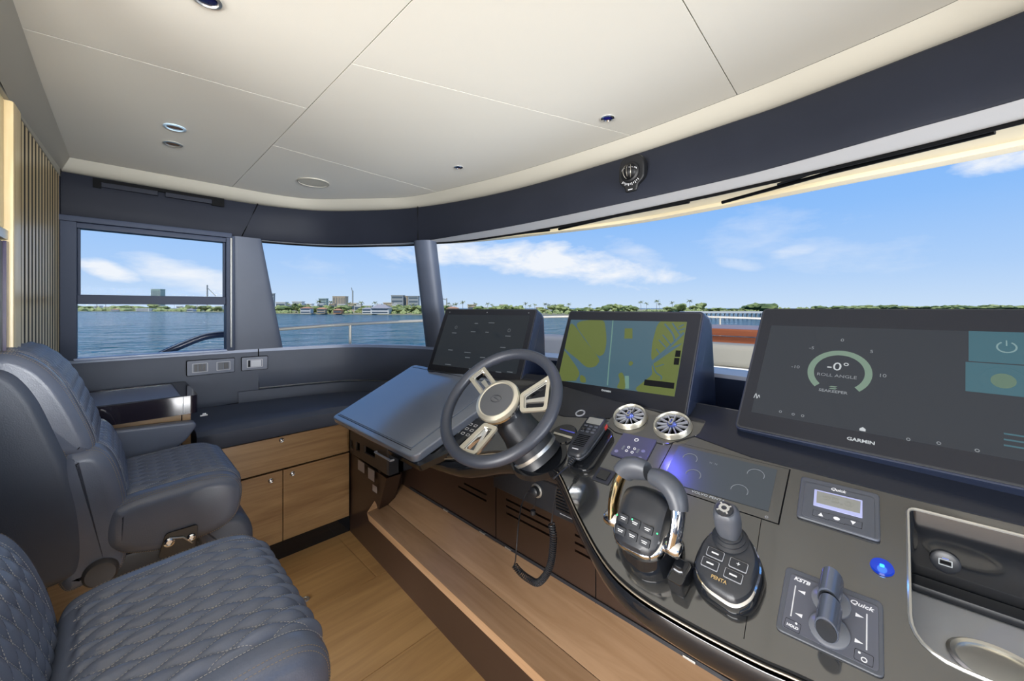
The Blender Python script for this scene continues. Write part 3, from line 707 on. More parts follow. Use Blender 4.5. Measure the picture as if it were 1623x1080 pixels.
G().tube([(a0[0], a0[1], -.005), (a0[0], a0[1], .014), (b0[0], a0[1], .014), (b0[0], a0[1], -.005)], .006, 8).build('handle', silver, pb_, label='pale grey handle')
for i, (x0, y0, w_, h) in enumerate(((568, 729, .082, .058), (584, 741, .075, .062), (591, 768, .05, .035))):
    a0 = pkc(x0, y0); gg = G().box(a0[0], a0[0]+w_, a0[1]-h, a0[1], .001, .0025)
    gg.build('paper_label', paper, pb_, label='printed paper label')
# oak footrest: flat nosing, sloping board, mitred end
fo = thing('footrest', 'oak footrest step with sloping board along the foot of the console', 'footrest', Matrix.Translation((1.0, 1.0, .29)))
def slab(P, m, name, th=.016):
    P = [V(p) for p in P]; nn = (P[1]-P[0]).cross(P[2]-P[0]).normalized(); nn = nn if nn.z > 0 else -nn
    return G().add(P+[p-nn*th for p in P], [tuple(range(len(P))), tuple(range(2*len(P)-1, len(P)-1, -1))]+[(i, (i+1) % len(P), len(P)+(i+1) % len(P), len(P)+i) for i in range(len(P))]).build(name, m, fo, world=True, bev=.001, seg=1)
def ed(y, z): return V((1.0-.0465*(2.13-y), y, z if z < .295 else z+.014))
ob = wood('oak_footrest', (178, 144, 112), (150, 116, 84), 1, .35, .8)
slab([ed(2.13, .292), ed(-1.9, .292), ed(-1.9, .30)+V((.10, 0, 0)), ed(2.10, .30)+V((.108, 0, 0))], ob, 'nosing_board', .05)
slab([ed(2.10, .30)+V((.11, 0, 0)), ed(-1.9, .30)+V((.102, 0, 0)), V((1.205, -1.9, .405)), V((1.205, 2.13, .405))], ob, 'sloping_board')
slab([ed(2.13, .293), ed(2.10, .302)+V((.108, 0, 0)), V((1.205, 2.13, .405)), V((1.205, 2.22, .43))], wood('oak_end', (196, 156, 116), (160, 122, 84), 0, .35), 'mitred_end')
g = G(); g.add([ed(2.13, .275), ed(-1.9, .275), ed(-1.9, .2)+V((.012, 0, 0)), ed(2.13, .2)+V((.012, 0, 0))], [(0, 1, 2, 3)])
# chart pad (raised, sloping)
PF = Fr((.705, 1.86, .945), (0, -1, 0), (math.cos(math.radians(24.7)), 0, math.sin(math.radians(24.7))))
pad = thing('chart_pad', 'pale blue grey sloping chart table pad left of the steering wheel', 'chart table', PF.M)
pw, ph = .70, .475
G().prism(rpoly([(0, 0), (pw, 0), (pw+.06, ph), (0, ph)], [.02, .03, .02, .03]), -.03, 0).build('pad_base', padM, pad, bev=.006, seg=3)
G().prism(rpoly([(.025, .028), (pw-.05, .028), (pw-.02, ph-.03), (.025, ph-.03)], .006), 0, .004).build('pad_lid', padM, pad, bev=.0015)
G().box(.02, pw-.045, .021, .0235, .0001, .0008).build('groove', dark, pad); G().box(.02, pw-.03, ph-.024, ph-.0215, .0001, .0008).build('groove', dark, pad)
G().prism(rpoly([(pw-.2, -.002), (pw+.02, -.002), (pw+.08, .10), (pw+.08, ph), (pw+.055, ph), (pw+.02, .06)], .01), -.05, -.028).build('pad_shoulder', black, pad, bev=.004)

# keypad, engine-start and small fittings on the dash -------------------------------------
def dthing(name, label, cat, x, y, h=0, rot=0, group=None):
    c = DF.cast(x, y, h); f = DF.at(c.x, c.y, h, rot); t = thing(name, label, cat, f.M, group); t_f[t] = f; return t, f
t_f = {}
def loc(f, x, y, h=0): c = f.cast(x, y, h); return (c.x, c.y)
# keypad
t, f = dthing('keypad', 'small flat keypad with printed symbols seen through the steering wheel', 'keypad', 740, 680)
kp = rpoly([loc(f, *q) for q in ((745, 660), (776, 673), (752, 702), (714, 687))], .004)
G().prism(kp, 0, .003).build('face_plate', satin, t, bev=.0006)
for r in range(3):
    for c in range(3):
        a = -.028+.028*c+.004*r; b = .022-.024*r
        G().prism(rrect(.016, .011, .002), .003, .0036, holes=[rrect(.013, .008, .0015)]).build('key', whiteM, t, M=Matrix.Translation((a, b, 0)))
# push button ring
t, f = dthing('push_button', 'small round silver ringed push button above the radio handset', 'button', 920, 656)
G().lathe([(.017, 0), (.017, .003), (.0125, .004), (.011, .001)], 28).build('ring', silver, t); G().lathe([(.011, .0005), (.010, .003), (0, .003)], 24).build('cap', satin, t)
# round silver gauge cover behind the wheel rim
t, f = dthing('round_cover', 'round black cap with pale crossbar beside the steering column', 'cap', 893, 690)
G().lathe([(.045, 0), (.045, .004), (.041, .007), (.0, .006)], 36).build('cap', black, t); G().box(-.03, .04, -.012, -.004, .0065, .0085).build('crossbar', champ, t)
G().box(-.02, .036, .012, .016, .0065, .008).build('blue_line', mat('blue_line', (80, 84, 190), .3), t)
# air vents
def vent(x, y, label, r=.051):
    t, f = dthing('air_vent', label, 'air vent', x, y, .004, 0, 'round turbine air vents under the middle screen')
    G().lathe([(r*.86, .0), (r*.88, .013), (r*.93, .016), (r*.99, .011), (r*1.03, .0)], 44).build('outer_ring', champ, t, label='bright metal ring')
    G().lathe([(r*.86, -.0), (r*.84, .008), (r*.82, .009), (r*.81, .0)], 40).build('inner_ring', silver, t)
    G().lathe([(r*.83, .0008), (0, .0008)], 32).build('bowl', dark, t)
    for k in range(12):
        a = 2*PI*k/12+.1; M = Matrix.Rotation(a, 4, 'Z')
        G().box(r*.24, r*.84, -.0015, .0015, .001, .009, M=M).build('blade', silver, t)
    G().lathe([(r*.26, .001), (r*.26, .012), (r*.2, .016), (r*.0, .016)], 24, sy=.62).build('knob', mat('blue_satin', (96, 112, 190), .25, .5) if 'blue_satin' not in MATS else MATS['blue_satin'], t, label='blue tinted centre knob')
    G().prism(rrect(r*.24, r*.5, r*.11), .016, .022, holes=[rrect(r*.12, r*.34, r*.05)]).build('knob_frame', chrome, t)
vb, fb = dthing('vent_plinth', 'grey plinth strip carrying the two round air vents', 'panel', 1030, 672)
G().prism(rpoly([loc(fb, *q) for q in ((958, 672), (1000, 640), (1120, 668), (1108, 690), (1055, 706), (975, 686))], .01), 0, .003).build('plinth_plate', dashM, vb, bev=.001)
vent(999, 663, 'round chrome air vent with fan blades beside the radio handset')
vent(1066, 677, 'round chrome air vent with fan blades beside the middle screen foot')
# square touch switch panel
t, f = dthing('touch_switch_panel', 'square violet grey touch panel with white symbols right of the radio handset', 'switch panel', 1005, 713)
q4 = [loc(f, *q) for q in ((989, 688.3), (1041.4, 700), (1021, 738.3), (967.8, 720.7))]
G().prism(rpoly(q4, .002), 0, .005).build('face_plate', mat('violet_panel', (74, 74, 104), .18, emit=.22), t, bev=.0008)
c0 = loc(f, 1009.5, 700)
G().prism(circ(.0062, 22), .005, .0056, holes=[circ(.004, 22)]).build('ring_symbol', whiteM, t, M=Matrix.Translation((*c0, 0)))
for px, py in ((997, 711.5), (993.7, 717), (1006.5, 714), (1002.5, 719.6)):
    c0 = loc(f, px, py); G().prism(circ(.0042, 16), .005, .0056, holes=[circ(.0025, 16)]).build('ring_symbol', whiteM, t, M=Matrix.Translation((*c0, 0)))
for px, py, ww in ((988.5, 712, .006), (1011.5, 717.5, .006)):
    c0 = loc(f, px, py); g = G()
    for k in range(4): g.box(c0[0]-ww/2, c0[0]+ww/2, c0[1]-.007+k*.004, c0[1]-.0052+k*.004, .005, .0055)
    g.build('bar_symbol', greyE, t)
for px, py in ((977.5, 717.5), (1020, 717.8), (1014.5, 728.8)):
    c0 = loc(f, px, py); G().prism(circ(.0055, 16), .005, .0054).build('soft_key', mat('key_violet', (110, 110, 146), .3) if 'key_violet' not in MATS else MATS['key_violet'], t, M=Matrix.Translation((*c0, 0)))
# engine display let into the dash
t, f = dthing('engine_display', 'flush engine display with four dim gauge arcs and bluish corner', 'display', 1145, 765)
q4 = [loc(f, *q) for q in ((1068, 701), (1251, 745), (1233, 831), (1034, 765))]
cq = sum((V(p) for p in q4), V((0, 0)))/4; G().prism([tuple(cq+(V(p)-cq)*1.018) for p in q4], 0, .0006).build('shadow_gap', dark, t); G().prism(q4, 0, .0015).build('surround', dashM, t, bev=.0005)
q5 = [loc(f, *q) for q in ((1076, 708), (1232, 746), (1218, 812), (1050, 763))]
G().prism(q5, .0015, .003).build('screen', mat('engine_screen', (74, 82, 90), .2, emit=.2), t)
def arc(cx, cy, r, a0, a1, w_=.0016, n=18, z=.0035, h=.0004):
    g = G(); P = []
    for k in range(n+1):
        a = math.radians(a0+(a1-a0)*k/n); P.append(((r)*math.cos(a)+cx, r*math.sin(a)+cy))
    Q = [((r-w_)*math.cos(math.radians(a0+(a1-a0)*k/n))+cx, (r-w_)*math.sin(math.radians(a0+(a1-a0)*k/n))+cy) for k in range(n, -1, -1)]
    return g.prism(P+Q, z, z+h)
for px, py in ((1094, 729), (1099, 755), (1198, 755), (1172, 780)):
    c0 = loc(f, px, py); arc(c0[0], c0[1], .0175, -20, 190).build('gauge_arc', greyE, t)
c0 = loc(f, 1122, 788); text('VOLVO PENTA', .0085, whiteE, t, c0[0], c0[1], .0022, sx=1.25)
c0 = loc(f, 1131, 737); text('N', .008, greyE, t, c0[0]-.006, c0[1], .0036); text('N', .008, greyE, t, c0[0]+.006, c0[1], .0036)
c0 = loc(f, 1215, 821); G().prism(circ(.003, 14), .0016, .0022, holes=[circ(.002, 14)]).build('sensor_ring', silver, t, M=Matrix.Translation((*c0, 0)))
# digital rate display
def framepx(x, y, right, up=None, h=0):
    c = DF.cast(x, y, h); r = DF.cast(*right, h)-c; return DF.at(c.x, c.y, h, math.atan2(r.y, r.x))
f = framepx(1331, 806, (1394, 824)); f = DF.at(DF.cast(1331, 807).x, DF.cast(1331, 807).y, 0, math.radians(-1))
t = thing('digital_display', 'raised grey control with pale number display and three arrow keys', 'display', f.M)
G().prism(rpoly([loc(f, *q) for q in ((1270.2, 757.3), (1394, 786.8), (1395.9, 862.6), (1262, 821))], .008), 0, .006).build('bezel', softg, t, bev=.003, seg=3)
G().prism(rpoly([loc(f, *q, .007) for q in ((1277, 764), (1386, 790), (1387, 855), (1270, 817))], .006), .006, .0075).build('face_plate', softg, t, bev=.0008)
cc = [loc(f, *q, .008) for q in ((1291, 776), (1367, 794), (1367, 822), (1289, 801))]
G().prism(rpoly(cc, .001), .0075, .0088).build('lcd_frame', mat('pale_blue_frame', (158, 164, 206), .3), t, bev=.0003)
ci = [loc(f, *q, .008) for q in ((1295, 779), (1364, 796), (1363, 815), (1294, 797.5))]
G().prism(ci, .0088, .0092).build('lcd', lcd, t)
m = (V(ci[0])+V(ci[2]))/2; text('95.0', .0185, mat('lcd_digits', (118, 120, 114), .4), t, m.x, m.y, .0095, sx=1.5)
c0 = loc(f, 1328, 777.5, .008); text('Quick', .0095, whiteM, t, c0[0], c0[1], .0078, shear=.3, bold=.0002)
for k, (px, py) in enumerate(((1301, 816), (1326, 822.7), (1352, 829.5))):
    c0 = loc(f, px, py, .008); o = G().prism(rrect(.0245, .0135, .001), .0075, .0083).build('key', softg, t, M=Matrix.Translation((*c0, 0)), bev=.0004)
    G().prism([(-.0128, -.0074), (.0128, -.0074), (.0128, .0074), (-.0128, .0074)], .0073, .0077).build('key_outline', dark, t, M=Matrix.Translation((*c0, 0)))
    if k == 1: G().prism(circ(.0048, 18, 0, 0, .0035), .0083, .0088).build('symbol', whiteM, o)
    else:
        s_ = 1 if k == 0 else -1; G().prism([(-.0038, -.0036*s_), (.0038, -.0036*s_), (0, .004*s_)], .0083, .0088).build('symbol', whiteM, o)
# blue lamp button
t, f = dthing('lamp_button', 'round glowing blue button between the two grey controls and the tray', 'button', 1398, 900)
G().lathe([(.0155, 0), (.0145, .004), (.0, .0045)], 32).build('cap', blueRing, t); G().prism(rrect(.006, .006, .0015), .0045, .005).build('lamp', blueE, t)
pl = light('blue_button_glow', 'POINT', DF.pt(*DF.cast(1398, 900), .012), (0, 0, -1), .035, (.1, .35, 1), shadow_soft_size=.008)
# thruster lever panel
f = DF.at(*DF.cast(1322, 985), 0, math.radians(-2))
t = thing('thruster_panel', 'grey rounded panel with two cylinder levers and white printed arrows', 'control panel', f.M)
q4 = [loc(f, *q) for q in ((1246.5, 899.4), (1400, 957.8), (1402, 1080), (1229, 998.5))]
G().prism(rpoly(q4, .009), 0, .004).build('bezel', softg, t, bev=.0025, seg=3)
q5 = [loc(f, *q, .005) for q in ((1254, 909), (1392, 962), (1393, 1066), (1238, 992))]
G().prism(rpoly(q5, .005), .004, .005).build('face_plate', mat('face_grey', (78, 81, 92), .35), t, bev=.0004)
def lb(x, y): return loc(f, x, y, .005)
for a, b in (((1261, 929), (1253.5, 977)), ((1374, 974), (1373.5, 1031))):
    A_, B_ = lb(*a), lb(*b); G().tube([(*A_, .0052), (*B_, .0052)], .0009, 6).build('printed_line', whiteM, t)
for px, py, s_ in ((1271, 939, -1), (1266, 975, -1), (1362, 977, 1), (1361, 1018, 1)):
    c0 = lb(px, py); G().prism([(-.0045*s_, -.003), (-.0045*s_, .003), (.005*s_, 0)] if s_ > 0 else [(.0045, -.003), (.0045, .003), (-.005, 0)], .005, .0054).build('arrow', whiteM, t, M=Matrix.Translation((*c0, 0)))
c0 = lb(1271, 921.5); text('KSTB', .0088, whiteM, t, c0[0], c0[1], .0052, shear=.25, bold=.0003, sx=1.1)
c0 = lb(1365, 960); text('Quick', .0095, whiteM, t, c0[0], c0[1], .0052, shear=.25, bold=.0002, sx=1.2)
c0 = lb(1256, 993.5); text('HOLD', .0056, whiteM, t, c0[0], c0[1], .0052, bold=.0002)
for px, py in ((1262, 989), (1362, 1035)): G().prism(circ(.0016, 12), .005, .0054).build('dot', whiteM, t, M=Matrix.Translation((*lb(px, py), 0)))
c0 = lb(1369.5, 1046.5); G().prism(circ(.0036, 16), .005, .0054, holes=[circ(.0024, 16)]).build('power_ring', whiteM, t, M=Matrix.Translation((*c0, 0)))
for px, py in ((1256, 992), (1369, 1043)): G().prism(rrect(.021, .016, .002), .0049, .0052, holes=[rrect(.0202, .0152, .002)]).build('key_outline', dark, t, M=Matrix.Translation((*lb(px, py), 0)))
for k, (px, py) in enumerate(((1317, 955), (1314, 1000))):
    c0 = lb(px, py)
    G().lathe([(.0255, .005), (.0255, .008), (.0235, .0095), (0, .0095)], 36).build('lever_disc', mat('disc_grey', (100, 104, 112), .25) if 'disc_grey' not in MATS else MATS['disc_grey'], t, M=Matrix.Translation((*c0, 0)))
    Mc = Matrix.Translation((c0[0]+.001, c0[1]-.002, .040)) @ Matrix.Rotation(PI/2, 4, 'X')
    lev = G().lathe([(.0, -.0205), (.0135, -.0205), (.0145, -.0195), (.0145, .0195), (.0135, .0205), (0, .0205)], 36, Mc, sy=2.0).build('lever', mat('lever_grey', (92, 100, 116), .25, .4) if 'lever_grey' not in MATS else MATS['lever_grey'], t)
    G().lathe([(.0128, .0), (.0125, .0012), (0, .0016)], 32, Mc @ Matrix.Translation((0, 0, .0206)), sy=2.0).build('lever_end', satin, lev, label='black end face')
# joystick
JF = DF.at(*DF.cast(1157, 913), 0, math.radians(-2))
t = thing('joystick', 'dark joystick with four keys on a teardrop base', 'joystick', JF.M)
bp = rpoly([(-.030, .068), (.022, .068), (.056, .022), (.052, -.042), (.030, -.070), (-.028, -.062), (-.056, -.036), (-.056, .015)], .03, 6)
def loft(layers, base):
    g = G(); n = len(base); vs_ = []; fs = []
    for (s_, dx, dy, z) in layers: vs_ += [V((p[0]*s_+dx, p[1]*s_+dy, z(p) if callable(z) else z)) for p in base]
    for i in range(len(layers)-1):
        for k in range(n): fs.append((i*n+k, i*n+(k+1) % n, (i+1)*n+(k+1) % n, (i+1)*n+k))
    fs += [tuple(range(n-1, -1, -1)), tuple((len(layers)-1)*n+k for k in range(n))]
    return g.add(vs_, fs)
zt = lambda h, k=.16: (lambda p: h+p[1]*k)
loft([(1, 0, 0, 0), (1.03, 0, 0, .006), (1.0, 0, 0, lambda p: .020+p[1]*.1), (.93, 0, .001, zt(.028))], bp).build('base', black, t, label='glossy black base')
loft([(.94, 0, .001, zt(.0275)), (.95, 0, .001, zt(.030)), (.88, 0, .002, zt(.034))], bp).build('chrome_band', chrome, t)
loft([(.90, 0, .002, zt(.033)), (.87, 0, .003, zt(.041)), (.78, 0, .005, zt(.046))], bp).build('top_shell', satin, t)
KM = Matrix.Rotation(math.atan(.16), 4, 'X')
for px, py in ((-.019, -.004), (.020, -.006), (-.022, -.025), (.017, -.027)):
    M = Matrix.Translation((0, .004, .0462)) @ KM @ Matrix.Translation((px, py, 0))
    o = G().prism(rrect(.027, .015, .002), 0, .0025).build('key', satin, t, M=M, bev=.0006)
    G().prism(rrect(.029, .017, .002), -.0003, .0012, holes=[rrect(.027, .015, .002)]).build('key_rim', silver, o)
    if (px, py) == (.020, -.006): text('+', .012, whiteM, o, 0, .0005, .0027)
    else: G().box(-.006, .006, -.0012, .0012, .0025, .0028).build('symbol', whiteM, o)
M = Matrix.Translation((0, .004, .0466)) @ KM
o = text('PENTA', .0085, gold, t, 0, 0, 0, bold=.0002); o.matrix_local = M @ Matrix.Translation((-.002, -.044, .0005))
SM = Matrix.Translation((-.004, .038, .05))
G().lathe([(.030, 0), (.031, .004), (.026, .007), (.027, .011), (.022, .014), (.022, .018), (.019, .020)], 32).build('boot', satin, t, M=SM)
sh = [(-.017, .02), (.013, .02), (.021, .008), (.018, -.017), (-.013, -.019), (-.02, 0)]
shp = rpoly(sh, .012, 5)
loft([(.9, 0, 0, .018), (1.05, 0, 0, .028), (1.14, 0, 0, .048), (1.1, 0, .001, .066), (1.0, 0, .001, .073), (.85, 0, .001, .077)], shp).build('stick', softg, t, M=SM)
SM2 = SM @ Matrix.Translation((0, 0, -.022)); G().lathe([(.015, .098), (.014, .102), (.009, .103)], 24).build('cap', satin, t, M=SM2); G().prism(circ(.009, 20), .1025, .1045, holes=[circ(.0045, 20)]).build('cap_ring', chrome, t, M=SM2)
for k in range(4):
    M = SM2 @ Matrix.Rotation(k*PI/2+.7, 4, 'Z'); G().box(.008, .013, -.0015, .0015, .102, .104, M=M).build('tick', chrome, t)
# twin throttle
TF = DF.at(*DF.cast(1030, 868), 0, math.radians(-3))
t = thing('throttle_control', 'twin lever throttle with chrome arms and six keys on the dash', 'throttle', TF.M)
bp = rpoly([(-.058, .05), (.05, .05), (.068, .01), (.055, -.05), (.02, -.07), (-.035, -.06), (-.064, -.02)], .03, 6)
loft([(1, 0, 0, 0), (1.03, 0, 0, .008), (.95, 0, 0, .03), (.9, 0, .0, .045)], bp).build('base', black, t, label='glossy black base')
hp = rpoly([(-.052, .052), (.050, .052), (.056, .0), (.052, -.04), (.030, -.056), (-.032, -.056), (-.054, -.036)], .022, 6)
HH = lambda h, k: (lambda p: h+p[1]*k)
loft([(.98, 0, 0, .040), (1.02, 0, 0, .055), (1.0, 0, 0, lambda p: .070+p[1]*.22), (.97, 0, .001, lambda p: .074+p[1]*.26)], hp).build('chrome_band', chrome, t)
lid = G(); rows = []
for j in range(17):
    v_ = j/16; row = []
    for i in range(15):
        u_ = i/14*2-1; y = -.050+.112*v_; wd = .047*(1-.18*max(0, (.25-v_)/.25)**2-.25*max(0, (v_-.7)/.3)**2)
        zc = .066+.022*math.sin(PI*min(1, v_*.62+.05))+.045*v_-.030*max(0, (v_-.62)/.38)**2.2
        row.append(V((u_*wd, y+.004*(1-u_*u_)*(1 if v_ > .5 else -1), zc-.010*abs(u_)**4)))
    rows.append(row)
lid.grid(rows); b0_ = len(lid.v)
lid.grid([[V((p.x, p.y, p.z)) for p in ([r[0] for r in rows])], [V((r[0].x*1.03, r[0].y, .05)) for r in rows]])
lid.grid([[r[-1] for r in rows], [V((r[-1].x*1.03, r[-1].y, .05)) for r in rows]])
lid.grid([rows[0], [V((p.x, p.y-.003, .05)) for p in rows[0]]]); lid.grid([rows[-1], [V((p.x, p.y+.01, .05)) for p in rows[-1]]])
lid.build('top_shell', satin, t, weld=True)
def lidz(u_, v_): return .066+.022*math.sin(PI*min(1, v_*.62+.05))+.045*v_
for r_ in range(2):
    for c in range(3):
        v_ = .10+.17*r_; y = -.050+.112*v_; sl = math.atan((lidz(0, v_+.05)-lidz(0, v_-.05))/.0112)
        M = Matrix.Translation((-.026+.026*c, y-.002, lidz(0, v_)+.0012+(.0012 if c == 1 else 0))) @ Matrix.Rotation(sl, 4, 'X')
        o = G().prism(rrect(.021, .015, .0018), -.002, .0022).build('key', satin, t, M=M, bev=.0005)
        G().box(-.006, .006, .001, .0022, .0022, .0025).box(-.0045, .0045, -.002, -.0009, .0022, .0025).build('symbol', whiteM, o)
        if r_ == 1 and c == 1: G().prism(circ(.0014, 10), .0022, .0028).build('lamp', greenE, o, M=Matrix.Translation((-.007, .005, 0)))
for u_ in (-.045, .043):
    G().prism(circ(.0015, 10), 0, .001).build('lamp', greenE, t, M=Matrix.Translation((u_, -.018, lidz(0, .3)-.006)))
def lever(side, lean):
    x = side*.066
    pv = V((x, -.012, .058))
    P = smooth_path([pv, V((x*1.06, .012+lean*.4, .088)), V((x*1.02, .040+lean*.8, .116)), V((x*.80, .058+lean, .136)), V((x*.45, .066+lean, .142)), V((side*.004+side*.004, .067+lean, .142))], 6)
    n_ = len(P); cut_ = int(n_*(.50 if side < 0 else .36))
    G().tube(P[:cut_+2], [.015+.003*(k/n_) for k in range(cut_+2)], 12, sx=.7, sy=1.2).build('lever_arm', chrome if side > 0 else gold, t)
    P2 = P[cut_:]; G().tube(P2, [.0185+.0065*math.sin(PI*min(1, (k+1.5)/len(P2)*.9)) for k in range(len(P2))], 16, sx=.85, sy=1.25).build('grip', softg, t)
    M = Matrix.Translation(pv) @ Matrix.Rotation(PI/2, 4, 'Y')
    G().lathe([(.0, -.016), (.014, -.016), (.0165, -.010), (.0165, .010), (.013, .016), (0, .017)], 28, M).build('pivot', chrome, t)
lever(-1, .004); lever(1, -.004)
G().prism(rrect(.03, .05, .006), 0, .035).build('side_button_block', black, t, M=Matrix.Translation((.082, -.035, .0)), bev=.005)
# small switch left of the throttle
t, f = dthing('rocker_switch', 'small black rocker switch half hidden behind the left throttle lever', 'switch', 957, 755)
G().prism(rrect(.05, .045, .003), 0, .003).build('bezel', satin, t, bev=.001); G().prism(rrect(.03, .03, .002), .003, .006).build('rocker', black, t, bev=.001)
# VHF handset and cradle
HFc = DF.cast(931, 691, .035)
HF = DF.at(HFc.x, HFc.y, .0, math.radians(3))
t = thing('handset_cradle', 'black glossy cradle under the radio handset', 'holder', DF.at(HFc.x+.014, HFc.y-.018, 0, math.radians(3)).M)
G().prism(rrect(.085, .17, .03, 6), 0, .014).build('cradle', black, t, bev=.004)
HF2 = DF.at(HFc.x, HFc.y, .0155, math.radians(3))
t = thing('radio_handset', 'black marine radio handset with grey display lying on the dash', 'radio', HF2.M)
body = rpoly([(-.032, .08), (.032, .08), (.034, .03), (.030, -.06), (.020, -.085), (-.020, -.085), (-.030, -.06), (-.034, .03)], .014, 5)
loft([(.9, 0, 0, 0), (1.0, 0, 0, .006), (1.02, 0, 0, .018), (.97, 0, 0, .026), (.90, 0, 0, .029)], body).build('body', satin, t)
loft([(1.03, 0, 0, .013), (1.045, 0, 0, .0155), (1.03, 0, 0, .018)], body).build('edge_band', softg, t)
G().prism(rrect(.048, .026, .003), .0288, .0302).build('display', lcd, t, M=Matrix.Translation((0, .054, 0)), bev=.0004)
for c in range(3):
    for r_ in range(3):
        if c == 0 and r_ == 1: continue
        G().prism(rrect(.011, .006, .0015), .0288, .0312).build('key', softg, t, M=Matrix.Translation((-.017+.017*c, .029-.0115*r_, 0)), bev=.0006)
G().lathe([(.0075, .0288), (.007, .034), (.003, .036), (0, .0362)], 20).build('knob', black, t, M=Matrix.Translation((-.018, .012, 0)))
g = G()
for k in range(7): g.box(-.020, .018, -.012-.0068*k, -.0092-.0068*k, .0286, .0296)
g.build('speaker_slots', dark, t, kind='stuff')
G().box(-.012, .008, -.067, -.064, .0288, .0294).build('brand_plate', whiteM, t)
G().box(.0335, .036, .045, .060, .010, .020).build('red_button', mat('red_plastic', (170, 50, 44), .4), t, label='red side button')
for k in range(5): G().lathe([(.0085-.0008*k, 0), (.0095-.0008*k, .002), (.0085-.0008*k, .005)], 16, Matrix.Translation((0, -.088-.006*k, .014)) @ Matrix.Rotation(PI/2, 4, 'X')).build('strain_relief_ring', satin, t)
# coiled cord
c0 = HF2.pt(0, -.118, .014)
XC = .97
cp = [c0, c0+V((-.05, .01, -.02)), onx(886, 752, .90), onx(882, 775, .93), onx(876, 815, XC), onx(874, 830, XC)]
coilp = [onx(x, y, XC) for x, y in ((874, 830), (877, 850), (876, 872), (873, 893), (865, 912), (852, 924), (838, 918), (825, 908), (815, 896))]
tailp = [onx(x, y, X_) for x, y, X_ in ((815, 896, XC), (817, 888, XC), (819, 865, XC), (822, 830, 1.0), (827, 800, 1.05), (834, 783, 1.075), (843, 778, 1.088))]
cord = thing('coiled_cord', 'black coiled radio cord hanging in a loop below the dash', 'cord', Matrix.Translation(coilp[0]))
G().tube(smooth_path(cp, 8), .0022, 8).build('upper_lead', satin, cord, world=True)
ax = resamp(smooth_path(coilp, 12), 640); g = G(); hx = []
up = V((1, 0, 0))
for i, p in enumerate(ax):
    d = (ax[min(i+1, len(ax)-1)]-ax[max(i-1, 0)]).normalized(); a = d.cross(V((1, 0, 0))).normalized(); b = a.cross(d)
    an = 2*PI*i/13; hx.append(p+(a*math.cos(an)+b*math.sin(an))*.0098)
g.tube(hx, .0022, 6); g.build('coil', satin, cord, world=True)
G().tube(smooth_path(tailp, 8), .0022, 8).build('lower_lead', satin, cord, world=True)
# plug socket under dash with card holder
q = onx(851, 778, 1.098)
f = Fr((1.099, q.y, q.z), (0, -1, 0), (0, 0, 1))
t = thing('radio_plug', 'round black radio plug in its socket on the panel below the column', 'plug', f.M)
G().lathe([(.026, 0), (.026, .004), (.020, .006)], 28).build('socket_flange', steel, t); G().lathe([(.019, .004), (.019, .022), (.014, .026), (0, .027)], 24).build('plug_body', satin, t)
G().tube([(-.004, 0, .02), (-.016, -.004, .022), (-.024, -.012, .016)], .006, 10).build('plug_elbow', satin, t)
q = onx(848, 750, 1.098); f = Fr((1.099, q.y, q.z), (0, -1, 0), (0, 0, 1))
t = thing('notice_plate', 'small grey framed notice plate above the radio plug', 'sign', f.M)
G().prism(rrect(.058, .040, .003), 0, .005).build('frame', silver, t, bev=.001); G().prism(rrect(.048, .028, .002), .005, .0056).build('face', satin, t)
g = G(); [g.box(-.02, .02, -.009+.005*k, -.0075+.005*k, .0056, .006) for k in range(4)]; g.build('printed_lines', whiteM, t, kind='stuff')
# hanging dust cap
q = onx(845, 812, 1.09); t = thing('dust_cap', 'small black dust cap dangling beside the radio cord', 'cap', Matrix.Translation(q))
G().lathe([(.0, -.008), (.010, -.008), (.010, .006), (.004, .010), (0, .010)], 18).build('cap', satin, t); G().tube([(0, 0, .01), (.004, -.004, .03), (.006, -.008, .055)], .0012, 6).build('strap', satin, t)
# under-dash loudspeaker grille
q0 = onx(910, 800, 1.09)
f = Fr((1.094, q0.y, .80), (0, -1, 0), (0, 0, 1))
t = thing('speaker_box', 'black louvred speaker box under the dash right of the hanging cord', 'speaker', f.M)
G().prism(rrect(.17, .15, .008), -.02, .004).build('housing', satin, t, bev=.002)
for k in range(11): G().box(-.075, .05, -.055+.0105*k, -.050+.0105*k, .004, .010).build('louvre', black, t)
G().box(-.06, .0, -.069, -.066, .004, .0045).build('brand_strip', silver, t)
# usb socket on the tray's far wall, cup holder
q = onx(1498, 890, RX1)
f = Fr((RX1-.0005, q.y, q.z), (0, -1, 0), (0, 0, 1))
t = thing('usb_socket', 'round black socket with a lit square port on the tray back wall', 'socket', f.M)
G().lathe([(.019, 0), (.019, .004), (.015, .006), (.0, .005)], 32).build('housing', satin, t)
G().prism(rrect(.017, .011, .001), .0055, .0062, holes=[rrect(.0145, .0085, .001)]).build('port_frame', whiteE, t)
G().prism(rrect(.013, .005, .0005), .0055, .0059).build('port', dark, t); G().box(-.004, .004, .0065, .008, .0055, .006).build('symbol', mat('blue_symbol', (120, 140, 220), .4, emit=.4), t)
t = thing('cup_holder', 'bright steel cup holder sunk in the tray at the right corner', 'cup holder', Matrix.Translation((cup[0], cup[1], RZ)))
G().lathe([(.050, .0), (.052, .003), (.048, .005), (.043, .003), (.041, -.01), (.039, -.05), (.033, -.058), (0, -.06)], 48).build('cup', mat('cup_steel', (226, 224, 216), .28, .9), t)

